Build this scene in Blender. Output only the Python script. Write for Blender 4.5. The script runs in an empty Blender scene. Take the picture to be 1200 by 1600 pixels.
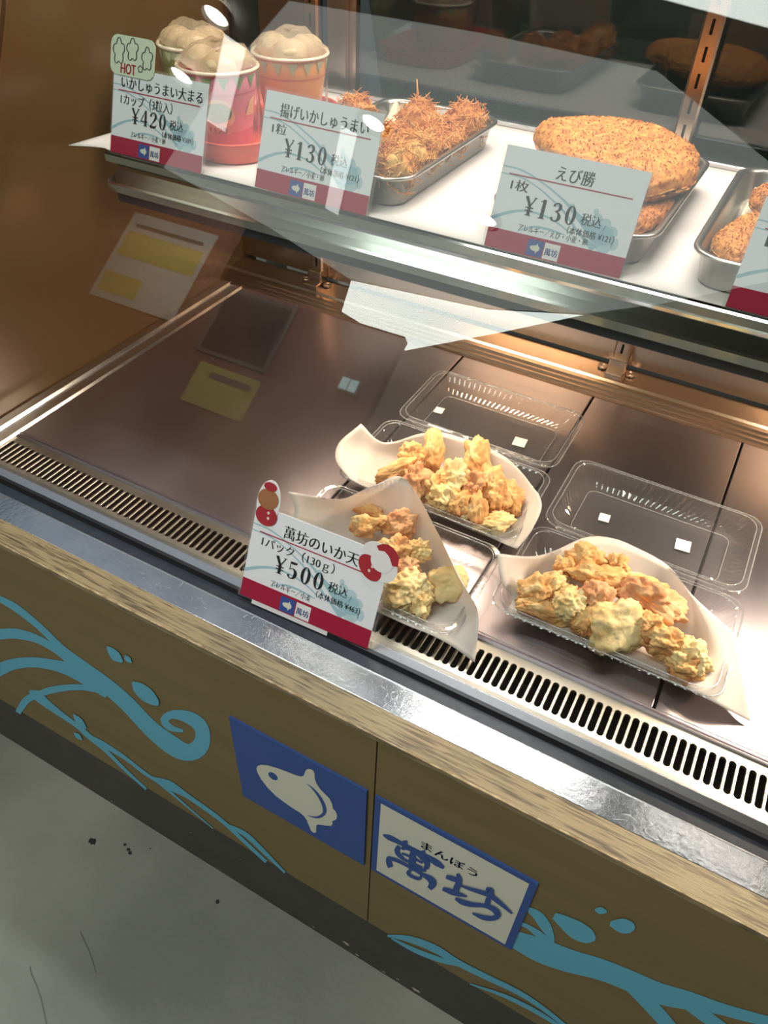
import bpy, bmesh, math, random
from mathutils import Vector, Matrix, noise

# ---------------------------------------------------------------- scene frame
# One layout unit (u) is 0.53 m. x runs along the showcase, y goes into it, z is
# measured from the heated deck; the floor lies 0.99 u below the deck.
S = 0.53
Z0 = 0.99
scene = bpy.context.scene
COL = scene.collection


def W(p):
    return Vector((p[0] * S, p[1] * S, (p[2] + Z0) * S))


# ---------------------------------------------------------------- camera
cam_data = bpy.data.cameras.new("camera")
cam_data.sensor_width = 36.0
cam_data.lens = 36.0 * 1200.5 / 1600.0
cam_data.clip_start = 0.02
cam_data.clip_end = 60
camera = bpy.data.objects.new("camera", cam_data)
COL.objects.link(camera)
RIGHT = Vector((0.87599339, 0.48105383, 0.03496852))
UP = Vector((-0.34909356, 0.58232617, 0.73418657))
FWD = Vector((-0.33282018, 0.65534986, -0.67804667))
camera.matrix_world = Matrix((
    (RIGHT.x, UP.x, -FWD.x, 0.0),
    (RIGHT.y, UP.y, -FWD.y, 0.0),
    (RIGHT.z, UP.z, -FWD.z, (1.0 + Z0) * S),
    (0, 0, 0, 1)))
scene.camera = camera

# ---------------------------------------------------------------- world, view, lights
world = bpy.data.worlds.new("world")
scene.world = world
world.use_nodes = True
world.node_tree.nodes["Background"].inputs[0].default_value = (0.55, 0.58, 0.55, 1)
world.node_tree.nodes["Background"].inputs[1].default_value = 0.10
scene.view_settings.view_transform = "Standard"
scene.view_settings.look = "None"
scene.view_settings.gamma = 1.0
scene.view_settings.use_curve_mapping = False
scene.view_settings.exposure = 0.0
scene.cycles.transparent_max_bounces = 24
scene.cycles.max_bounces = 8
scene.cycles.glossy_bounces = 5
scene.cycles.sample_clamp_indirect = 4.0
scene.cycles.caustics_reflective = False
scene.cycles.caustics_refractive = False


def area(name, loc, target, sx, sy, power, color):
    d = bpy.data.lights.new(name, "AREA")
    d.shape = "RECTANGLE"
    d.size, d.size_y = sx * S, sy * S
    d.energy = power
    d.color = color
    o = bpy.data.objects.new(name, d)
    COL.objects.link(o)
    o.location = W(loc)
    o.rotation_euler = (W(target) - W(loc)).to_track_quat("-Z", "Y").to_euler()
    return o


# shop ceiling light (outside), lamp bars in the showcase top and under the shelf
area("ceiling_light_near", (-0.6, -1.0, 3.75), (-0.4, 0.3, 0.0), 2.2, 0.9, 19, (0.95, 1.0, 0.95))
area("top_lamp_light", (-0.29, 1.555, 1.495), (-0.29, 1.32, 0.0), 0.68, 0.09, 4.4, (1.0, 0.91, 0.82))
area("top_lamp_light_left", (-1.05, 1.555, 1.495), (-1.05, 1.32, 0.0), 0.40, 0.09, 0.6, (1.0, 0.88, 0.76))
area("top_lamp_light_right", (0.48, 1.555, 1.495), (0.45, 1.32, 0.0), 0.45, 0.09, 0.9, (1.0, 0.90, 0.80))
area("shelf_lamp_light_left", (-0.58, 1.20, 0.440), (-0.55, 0.98, 0.0), 0.40, 0.045, 1.1, (1.0, 0.78, 0.58))
area("shelf_lamp_light_right", (0.36, 1.20, 0.440), (0.28, 0.98, 0.0), 0.40, 0.045, 2.6, (1.0, 0.82, 0.64))
area("kitchen_fill_light", (-0.9, 1.86, 3.7), (-0.9, 2.1, 0.0), 1.6, 0.2, 14, (0.92, 0.97, 1.0))  # unseen lamp, added to light the apron and kitchen behind the doors
area("notice_fill_light", (-4.8, -3.3, 3.7), (-4.9, -4.6, 2.1), 2.6, 0.12, 16, (1.0, 0.97, 0.92))  # unseen lamp, added to brighten the notices mirrored in the glass

# ---------------------------------------------------------------- measured outlines (x, z on the panel; x, y, z in the case)
WAVES_LEFT = [[[-1.1564,-0.2061,-1.1408,-0.1864],[-1.1512,-0.2088,-1.1337,-0.1866],[-1.1459,-0.2115,-1.1269,-0.1868],[-1.1375,-0.2139,-1.1177,-0.1866],[-1.1254,-0.2148,-1.1044,-0.1847],[-1.1113,-0.2153,-1.0879,-0.1824],[-1.0958,-0.2178,-1.0703,-0.1836],[-1.0772,-0.223,-1.052,-0.1901],[-1.0565,-0.2303,-1.0332,-0.1999],[-1.0377,-0.2398,-1.0153,-0.2108],[-1.0222,-0.2523,-0.9994,-0.2232],[-1.0083,-0.2672,-0.9847,-0.2367],[-0.9955,-0.2823,-0.9694,-0.2478],[-0.9854,-0.2977,-0.9537,-0.2544],[-0.9763,-0.3133,-0.9377,-0.2585],[-0.9633,-0.3273,-0.9203,-0.2627],[-0.9432,-0.3374,-0.8994,-0.268],[-0.9202,-0.3453,-0.8762,-0.2736],[-0.8994,-0.3535,-0.8546,-0.2805],[-0.8824,-0.3626,-0.8367,-0.2884],[-0.867,-0.3722,-0.8206,-0.2973],[-0.8522,-0.3836,-0.8048,-0.3084],[-0.8377,-0.399,-0.7895,-0.3233],[-0.823,-0.4171,-0.7751,-0.3397],[-0.8073,-0.4338,-0.7602,-0.3526],[-0.7906,-0.4477,-0.7434,-0.3603],[-0.7736,-0.4593,-0.7257,-0.3649],[-0.7566,-0.4662,-0.7099,-0.3677],[-0.7395,-0.4675,-0.6972,-0.3703],[-0.7214,-0.4635,-0.6875,-0.3716],[-0.7011,-0.4524,-0.6807,-0.3699],[-0.6788,-0.4321,-0.6752,-0.3647],[-0.6578,-0.4052,-0.6698,-0.3571],[-0.6391,-0.3737,-0.6663,-0.3514],[-0.6254,-0.3405,-0.6623,-0.3442],[-0.617,-0.3111,-0.6566,-0.3307],[-0.6124,-0.2863,-0.6525,-0.318],[-0.6109,-0.2654,-0.6509,-0.308],[-0.6126,-0.2482,-0.6509,-0.299],[-0.618,-0.2358,-0.6524,-0.2928],[-0.6273,-0.23,-0.656,-0.2889],[-0.6387,-0.2295,-0.6627,-0.287],[-0.6513,-0.2328,-0.671,-0.2869],[-0.6658,-0.2403,-0.6809,-0.2882],[-0.682,-0.2515,-0.6921,-0.2917],[-0.6979,-0.2652,-0.7017,-0.2971],[-0.7135,-0.2827,-0.7103,-0.306],[-0.7283,-0.3034,-0.7178,-0.3164],[-0.7408,-0.3294,-0.7187,-0.317],[-0.7416,-0.3486,-0.7185,-0.3171],[-0.7352,-0.3566,-0.7159,-0.3229],[-0.7253,-0.3583,-0.7114,-0.3269],[-0.7125,-0.3521,-0.7042,-0.3269],[-0.6985,-0.3416,-0.6932,-0.3233],[-0.6852,-0.3316,-0.6818,-0.3195]],[[-1.2397,-0.4094,-1.2231,-0.3595],[-1.2283,-0.4003,-1.2123,-0.3517],[-1.2177,-0.3919,-1.2009,-0.3434],[-1.2032,-0.3809,-1.1863,-0.3333],[-1.1829,-0.3658,-1.1665,-0.3192],[-1.1609,-0.3497,-1.1421,-0.3023],[-1.1391,-0.3356,-1.1165,-0.2873],[-1.115,-0.3225,-1.0912,-0.2762],[-1.0894,-0.3103,-1.0661,-0.2677],[-1.0666,-0.3019,-1.0434,-0.2624],[-1.0473,-0.2985,-1.0239,-0.2613],[-1.0298,-0.2985,-1.0068,-0.2633],[-1.0147,-0.3003,-0.992,-0.2663],[-1.0026,-0.3039,-0.9795,-0.2705],[-0.9926,-0.3093,-0.9692,-0.2757],[-0.9828,-0.3142,-0.9599,-0.2803],[-0.9731,-0.3173,-0.9512,-0.2839],[-0.9641,-0.3195,-0.9431,-0.287],[-0.9552,-0.3218,-0.935,-0.2903]],[[-1.3228,-0.6161,-1.3224,-0.5672],[-1.307,-0.5992,-1.3069,-0.5515],[-1.2923,-0.5835,-1.2909,-0.5352],[-1.2745,-0.5647,-1.2721,-0.5168],[-1.2522,-0.5409,-1.2495,-0.4949],[-1.229,-0.5163,-1.2229,-0.4697],[-1.2055,-0.4934,-1.1942,-0.4444],[-1.1798,-0.4706,-1.1651,-0.4208],[-1.1525,-0.448,-1.1356,-0.3985],[-1.126,-0.4284,-1.1064,-0.3782],[-1.0997,-0.4115,-1.0778,-0.3604],[-1.0734,-0.3968,-1.05,-0.3447],[-1.0494,-0.3851,-1.0244,-0.3311],[-1.0289,-0.377,-1.0012,-0.319],[-1.011,-0.3718,-0.9793,-0.3085],[-0.9942,-0.3686,-0.9583,-0.3005],[-0.9778,-0.3673,-0.9383,-0.2955],[-0.9618,-0.3676,-0.9195,-0.293],[-0.9456,-0.3685,-0.902,-0.2928],[-0.9292,-0.3696,-0.8859,-0.2957],[-0.9124,-0.3713,-0.8712,-0.3008],[-0.8953,-0.373,-0.8567,-0.3058]],[[-1.2847,-0.7403,-1.3023,-0.7398],[-1.2582,-0.7002,-1.2772,-0.6996],[-1.2337,-0.6632,-1.252,-0.6591],[-1.2136,-0.6347,-1.2256,-0.6208],[-1.1979,-0.6148,-1.2005,-0.5904],[-1.181,-0.5956,-1.1789,-0.5681],[-1.1596,-0.5726,-1.1574,-0.5466],[-1.1353,-0.5469,-1.133,-0.5208],[-1.1101,-0.5214,-1.1059,-0.4926],[-1.0828,-0.4953,-1.0762,-0.4642],[-1.0503,-0.4659,-1.0427,-0.4352],[-1.0157,-0.4358,-1.0078,-0.4069],[-0.9857,-0.4116,-0.9769,-0.3837],[-0.9627,-0.3955,-0.9525,-0.3676],[-0.9429,-0.384,-0.9317,-0.3563],[-0.9237,-0.3741,-0.9122,-0.3472],[-0.9044,-0.3655,-0.8931,-0.3401],[-0.8855,-0.3584,-0.875,-0.3351],[-0.8668,-0.3514,-0.8574,-0.3302]],[[-1.1889,-0.5706,-1.1782,-0.5531],[-1.1853,-0.578,-1.1645,-0.5433],[-1.1823,-0.5854,-1.1505,-0.5336],[-1.1796,-0.5914,-1.138,-0.5286],[-1.1762,-0.5948,-1.1309,-0.5312],[-1.1704,-0.5975,-1.1278,-0.5376],[-1.1608,-0.6003,-1.123,-0.5445],[-1.1469,-0.6024,-1.1136,-0.5516],[-1.1301,-0.6041,-1.1015,-0.5596],[-1.1121,-0.606,-1.0878,-0.5671],[-1.0921,-0.6079,-1.0712,-0.5737],[-1.0711,-0.6099,-1.0529,-0.5797],[-1.0539,-0.6135,-1.0368,-0.5853],[-1.0441,-0.6192,-1.0256,-0.5895],[-1.0378,-0.6265,-1.0169,-0.5932],[-1.0282,-0.6342,-1.0067,-0.5989],[-1.0121,-0.6411,-0.9925,-0.6081],[-0.9932,-0.6481,-0.9764,-0.6195],[-0.9751,-0.6572,-0.9604,-0.6323],[-0.9596,-0.67,-0.9457,-0.6467],[-0.9445,-0.6852,-0.9312,-0.6626],[-0.9282,-0.6999,-0.9158,-0.678],[-0.9097,-0.7128,-0.8986,-0.6923],[-0.8901,-0.725,-0.8802,-0.7063],[-0.8705,-0.7373,-0.8618,-0.7203]],[[-1.0231,-0.6272,-1.0116,-0.6057],[-1.0084,-0.6295,-0.9941,-0.6024],[-0.9938,-0.6318,-0.9768,-0.5991],[-0.9769,-0.6332,-0.9586,-0.5977],[-0.9556,-0.6323,-0.9386,-0.599],[-0.9321,-0.6306,-0.9177,-0.6021],[-0.9106,-0.6312,-0.898,-0.6066],[-0.8925,-0.6365,-0.8802,-0.6132],[-0.8758,-0.6442,-0.8638,-0.6211],[-0.8594,-0.6504,-0.8481,-0.6274],[-0.8441,-0.6518,-0.834,-0.6298],[-0.8298,-0.6516,-0.8202,-0.6307],[-0.8129,-0.6547,-0.8037,-0.6355],[-0.7911,-0.664,-0.7828,-0.6469],[-0.7663,-0.6767,-0.7594,-0.662],[-0.7415,-0.6894,-0.7359,-0.677],[-0.7178,-0.7013,-0.7131,-0.6907],[-0.6941,-0.7132,-0.6903,-0.7042],[-0.6704,-0.7251,-0.6674,-0.7179]],[[-0.8259,-0.6417,-0.8204,-0.6278],[-0.8217,-0.6436,-0.8135,-0.6229],[-0.8176,-0.6455,-0.8067,-0.618],[-0.8121,-0.6475,-0.7983,-0.6128],[-0.805,-0.6504,-0.7873,-0.606],[-0.7965,-0.6534,-0.7747,-0.599],[-0.7854,-0.6539,-0.7618,-0.5954],[-0.7709,-0.6493,-0.7499,-0.5972],[-0.7539,-0.6423,-0.7375,-0.6022],[-0.7345,-0.6385,-0.7218,-0.6078],[-0.7106,-0.6409,-0.6992,-0.6132],[-0.6844,-0.6463,-0.6733,-0.6189],[-0.6623,-0.6518,-0.6516,-0.6246],[-0.6487,-0.6551,-0.6384,-0.6293],[-0.6391,-0.6584,-0.6291,-0.6339],[-0.6276,-0.6647,-0.6178,-0.6412],[-0.6111,-0.6763,-0.6014,-0.6528],[-0.5925,-0.6911,-0.5828,-0.6671],[-0.5744,-0.705,-0.565,-0.6809],[-0.5581,-0.7165,-0.5492,-0.6932],[-0.5424,-0.7272,-0.5342,-0.705],[-0.5266,-0.7379,-0.519,-0.7168]],[[-0.6253,-0.6614,-0.6201,-0.6444],[-0.6083,-0.6592,-0.6017,-0.6371],[-0.5918,-0.657,-0.5834,-0.6299],[-0.5768,-0.658,-0.5664,-0.6278],[-0.5641,-0.6636,-0.5526,-0.6332],[-0.5519,-0.6725,-0.5406,-0.6436],[-0.5372,-0.6838,-0.527,-0.6572],[-0.5183,-0.6978,-0.5096,-0.6747],[-0.4969,-0.7141,-0.4902,-0.6956],[-0.4755,-0.7305,-0.4707,-0.7167]],[[-0.8321,-0.1603,-0.8275,-0.1541],[-0.8327,-0.1674,-0.8219,-0.1529],[-0.8332,-0.1746,-0.8164,-0.1518],[-0.8328,-0.1811,-0.8113,-0.1518],[-0.8314,-0.1872,-0.8065,-0.1533],[-0.829,-0.1928,-0.8024,-0.1556],[-0.8245,-0.1961,-0.7996,-0.1591],[-0.8177,-0.1952,-0.7982,-0.1646],[-0.8097,-0.1916,-0.7974,-0.1717],[-0.802,-0.1879,-0.7965,-0.179]],[[-0.7883,-0.1568,-0.7853,-0.1527],[-0.7889,-0.1626,-0.781,-0.1519],[-0.7894,-0.1684,-0.7768,-0.151],[-0.7883,-0.1725,-0.7738,-0.1517],[-0.7848,-0.1732,-0.7727,-0.1552],[-0.7799,-0.1718,-0.7725,-0.1607],[-0.7751,-0.1704,-0.7723,-0.1661]],[[-0.792,-0.2439,-0.7861,-0.2347],[-0.793,-0.2539,-0.778,-0.2306],[-0.7938,-0.2641,-0.7702,-0.2264],[-0.7926,-0.2732,-0.7625,-0.2239],[-0.7884,-0.2809,-0.7544,-0.2238],[-0.7823,-0.2871,-0.7462,-0.2255],[-0.7752,-0.291,-0.7394,-0.229],[-0.7667,-0.2913,-0.7347,-0.235],[-0.7575,-0.2891,-0.7313,-0.2429],[-0.7498,-0.2864,-0.7291,-0.2507],[-0.7445,-0.2836,-0.7286,-0.2578],[-0.7402,-0.2807,-0.7298,-0.2646],[-0.7357,-0.2781,-0.7313,-0.2712]],[[-1.0405,-0.5482,-1.0348,-0.5403],[-1.0418,-0.562,-1.0263,-0.5405],[-1.043,-0.576,-1.0179,-0.5407],[-1.0409,-0.5863,-1.0117,-0.5438],[-1.0337,-0.5896,-1.0089,-0.5524],[-1.0235,-0.5884,-1.008,-0.5647],[-1.0135,-0.5872,-1.0069,-0.5771]],[[-1.072,-0.6522,-1.0663,-0.643],[-1.0714,-0.6592,-1.0596,-0.6402],[-1.0709,-0.6662,-1.053,-0.6375],[-1.0688,-0.6706,-1.0481,-0.6376],[-1.0638,-0.6706,-1.0461,-0.6426],[-1.0571,-0.6681,-1.0459,-0.6505],[-1.0504,-0.6657,-1.0458,-0.6583]]]
WAVES_RIGHT = [[[0.0116,-0.4442,0.0118,-0.3707],[0.0271,-0.4452,0.0266,-0.3604],[0.0426,-0.4461,0.0411,-0.3504],[0.0582,-0.4442,0.0553,-0.3418],[0.0738,-0.4381,0.0695,-0.3359],[0.0893,-0.4293,0.0836,-0.3313],[0.1051,-0.4188,0.0974,-0.3258],[0.1209,-0.4061,0.1116,-0.3175],[0.1359,-0.3925,0.1263,-0.3078],[0.1499,-0.3814,0.1412,-0.299],[0.163,-0.3737,0.1553,-0.2927],[0.1762,-0.3676,0.1687,-0.2878],[0.1898,-0.3623,0.1825,-0.2833],[0.2045,-0.3586,0.1972,-0.2792],[0.2204,-0.3556,0.2118,-0.2756],[0.2361,-0.3492,0.2249,-0.271],[0.2503,-0.3377,0.2369,-0.264],[0.2627,-0.324,0.249,-0.2553],[0.274,-0.3108,0.261,-0.2474],[0.2843,-0.2978,0.2727,-0.2419],[0.294,-0.2848,0.284,-0.2374],[0.3038,-0.2732,0.2951,-0.2323],[0.3139,-0.2643,0.3057,-0.2262],[0.3241,-0.2567,0.3159,-0.2196],[0.3349,-0.2483,0.3265,-0.2124],[0.3463,-0.2383,0.3379,-0.2043],[0.358,-0.2278,0.3497,-0.1954],[0.3694,-0.2175,0.3613,-0.1867]],[[0.1797,-0.3488,0.18,-0.3166],[0.1896,-0.3562,0.1899,-0.3185],[0.1995,-0.3635,0.1998,-0.3206],[0.21,-0.3718,0.2108,-0.3247],[0.2221,-0.3817,0.2231,-0.3315],[0.2352,-0.3928,0.2363,-0.3402],[0.2486,-0.4043,0.2499,-0.3508],[0.2623,-0.4161,0.2637,-0.3637],[0.2766,-0.4285,0.2777,-0.3783],[0.2911,-0.4411,0.2918,-0.393]],[[0.2658,-0.3086,0.2638,-0.259],[0.2768,-0.3129,0.2745,-0.2644],[0.2879,-0.3173,0.2852,-0.2697],[0.2995,-0.3209,0.2959,-0.2747],[0.3115,-0.3224,0.3074,-0.2791],[0.3234,-0.323,0.3196,-0.2835],[0.3344,-0.3247,0.3314,-0.2887],[0.3445,-0.329,0.3423,-0.2956],[0.3543,-0.3347,0.3524,-0.3032],[0.3643,-0.3405,0.3623,-0.3107]],[[0.012,-0.2775,0.0129,-0.2627],[0.0179,-0.2821,0.0191,-0.2596],[0.0233,-0.2867,0.0257,-0.2566],[0.0282,-0.2918,0.0328,-0.2569],[0.0331,-0.2987,0.04,-0.2617],[0.0387,-0.3068,0.0467,-0.2691],[0.0444,-0.3143,0.0527,-0.2782],[0.0504,-0.3205,0.058,-0.2898],[0.0566,-0.3262,0.0627,-0.303],[0.0617,-0.3308,0.0662,-0.3143],[0.0647,-0.3332,0.0682,-0.3222],[0.0667,-0.3344,0.069,-0.328],[0.0687,-0.336,0.0696,-0.3336]],[[0.0134,-0.3421,0.0132,-0.3263],[0.0175,-0.3408,0.0172,-0.3245],[0.0213,-0.3395,0.0214,-0.3226],[0.0258,-0.3396,0.0267,-0.3214],[0.0316,-0.3427,0.0331,-0.321],[0.0384,-0.3474,0.0401,-0.3212],[0.0459,-0.3495,0.047,-0.3224],[0.0537,-0.347,0.0541,-0.3251],[0.0615,-0.342,0.0616,-0.3288],[0.0692,-0.3371,0.0692,-0.3326]],[[0.0519,-0.2563,0.0529,-0.2318],[0.057,-0.2608,0.0582,-0.2288],[0.0622,-0.2654,0.0636,-0.2259],[0.0677,-0.27,0.0696,-0.2233],[0.0742,-0.2758,0.0765,-0.221],[0.0816,-0.2818,0.0836,-0.219],[0.0894,-0.2852,0.09,-0.218],[0.0972,-0.2844,0.0962,-0.2186],[0.1044,-0.2809,0.1027,-0.2204],[0.1102,-0.2759,0.1083,-0.2235],[0.114,-0.2694,0.1122,-0.2285],[0.1165,-0.2614,0.1151,-0.235],[0.1188,-0.2535,0.1181,-0.2415]],[[0.098,-0.1616,0.0971,-0.1546],[0.1008,-0.163,0.099,-0.1497],[0.1036,-0.1644,0.1009,-0.1448],[0.1062,-0.164,0.103,-0.1416],[0.1086,-0.1604,0.1057,-0.1411],[0.1107,-0.1552,0.1087,-0.1421],[0.1127,-0.1499,0.1117,-0.1431]],[[0.1251,-0.1819,0.1228,-0.1679],[0.1307,-0.1839,0.1265,-0.1581],[0.1363,-0.1859,0.1301,-0.1483],[0.1412,-0.1858,0.1339,-0.1411],[0.1455,-0.1823,0.1383,-0.1375],[0.1493,-0.1767,0.1428,-0.1364],[0.152,-0.1712,0.1467,-0.1368],[0.1532,-0.1662,0.1497,-0.139],[0.1537,-0.1611,0.1517,-0.143],[0.1544,-0.1559,0.1535,-0.1471]],[[-0.2176,-0.7341,-0.2176,-0.723],[-0.2017,-0.7199,-0.2018,-0.6999],[-0.1864,-0.7063,-0.1862,-0.6772],[-0.1706,-0.6946,-0.1694,-0.6579],[-0.1531,-0.6844,-0.1509,-0.6432],[-0.1346,-0.6756,-0.1319,-0.6321],[-0.1171,-0.6694,-0.1135,-0.6253],[-0.1013,-0.6675,-0.0969,-0.625],[-0.0855,-0.6682,-0.0815,-0.6288],[-0.068,-0.6672,-0.0653,-0.6307],[-0.0487,-0.663,-0.0469,-0.6283],[-0.0286,-0.6573,-0.0273,-0.624],[-0.0081,-0.6512,-0.0073,-0.6193],[0.0132,-0.6439,0.0135,-0.6136],[0.0346,-0.6363,0.0348,-0.6074],[0.0545,-0.6314,0.0549,-0.6039],[0.0718,-0.6303,0.0723,-0.604],[0.0879,-0.6318,0.0887,-0.6067],[0.106,-0.6359,0.1067,-0.6121],[0.1274,-0.6436,0.1281,-0.6208],[0.1508,-0.6538,0.1513,-0.6322],[0.1742,-0.6642,0.1744,-0.6435]],[[-0.2084,-0.7338,-0.2071,-0.7237],[-0.1903,-0.7338,-0.1883,-0.7165],[-0.1723,-0.7339,-0.1698,-0.7094],[-0.1539,-0.7308,-0.1515,-0.7014],[-0.1348,-0.7232,-0.133,-0.6919],[-0.1158,-0.7128,-0.1145,-0.6816],[-0.0979,-0.7004,-0.0974,-0.6709],[-0.0819,-0.686,-0.0821,-0.66],[-0.0673,-0.67,-0.0678,-0.6485],[-0.0531,-0.6544,-0.0536,-0.6371]],[[-0.031,-0.7215,-0.031,-0.714],[-0.0074,-0.7075,-0.0076,-0.6948],[0.0155,-0.6938,0.0152,-0.6761],[0.0375,-0.6831,0.0373,-0.6615],[0.0591,-0.6763,0.0589,-0.6524],[0.0801,-0.672,0.08,-0.6471],[0.0998,-0.6692,0.0997,-0.6444],[0.1176,-0.668,0.1176,-0.6449],[0.1342,-0.6683,0.1342,-0.648],[0.1509,-0.6686,0.1507,-0.651]]]
FISH = [[-0.5067,-0.3021],[-0.5034,-0.2897],[-0.4941,-0.2766],[-0.4786,-0.2651],[-0.4579,-0.2558],[-0.4378,-0.2491],[-0.4209,-0.2452],[-0.4068,-0.2382],[-0.4009,-0.2292],[-0.3975,-0.2126],[-0.3939,-0.2017],[-0.3875,-0.1946],[-0.3809,-0.1939],[-0.3785,-0.2019],[-0.3785,-0.2198],[-0.3753,-0.2329],[-0.3689,-0.2453],[-0.3596,-0.2528],[-0.3503,-0.2603],[-0.3451,-0.2743],[-0.3431,-0.2918],[-0.3385,-0.2946],[-0.335,-0.3059],[-0.336,-0.322],[-0.3408,-0.3336],[-0.3459,-0.341],[-0.3443,-0.3486],[-0.3475,-0.3609],[-0.3576,-0.3716],[-0.3693,-0.3801],[-0.3782,-0.3884],[-0.3807,-0.3976],[-0.3821,-0.4253],[-0.3883,-0.433],[-0.3941,-0.4281],[-0.3979,-0.4102],[-0.4018,-0.3954],[-0.4073,-0.3851],[-0.4159,-0.3807],[-0.4336,-0.3786],[-0.4512,-0.3742],[-0.4688,-0.3682],[-0.4857,-0.354],[-0.4991,-0.334],[-0.5058,-0.3158]]
FISH_EYE = [[-0.4603,-0.2988],[-0.4629,-0.3034],[-0.4665,-0.3068],[-0.4706,-0.3085],[-0.4746,-0.308],[-0.4778,-0.3057],[-0.4798,-0.3017],[-0.4802,-0.2967],[-0.479,-0.2915],[-0.4765,-0.2869],[-0.4729,-0.2836],[-0.4688,-0.282],[-0.4649,-0.2825],[-0.4617,-0.2848],[-0.4597,-0.2887],[-0.4592,-0.2936]]
FISH_CRESCENT = [[-0.3971,-0.2532,-0.3967,-0.2521],[-0.3935,-0.2549,-0.3927,-0.2523],[-0.3899,-0.2566,-0.3886,-0.2526],[-0.3865,-0.2591,-0.3845,-0.2537],[-0.3833,-0.2627,-0.3805,-0.256],[-0.3801,-0.2671,-0.3766,-0.2591],[-0.377,-0.2721,-0.3728,-0.2629],[-0.374,-0.2778,-0.3692,-0.2677],[-0.3712,-0.2841,-0.3657,-0.2732],[-0.3688,-0.2907,-0.3627,-0.2794],[-0.3669,-0.2978,-0.3601,-0.2862],[-0.3654,-0.3052,-0.358,-0.2938],[-0.3646,-0.3121,-0.3568,-0.3019],[-0.3644,-0.3182,-0.3565,-0.3103],[-0.3647,-0.3236,-0.3573,-0.3194],[-0.3655,-0.3284,-0.3595,-0.3295],[-0.3674,-0.3342,-0.3632,-0.3395],[-0.3705,-0.3414,-0.3677,-0.3485],[-0.3738,-0.3479,-0.372,-0.3558],[-0.3765,-0.3527,-0.3759,-0.361],[-0.3794,-0.3567,-0.3796,-0.3646],[-0.3829,-0.3606,-0.3836,-0.3675],[-0.3875,-0.3646,-0.3882,-0.37],[-0.3926,-0.3683,-0.3932,-0.3719],[-0.3979,-0.3721,-0.3982,-0.3739]]
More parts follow.
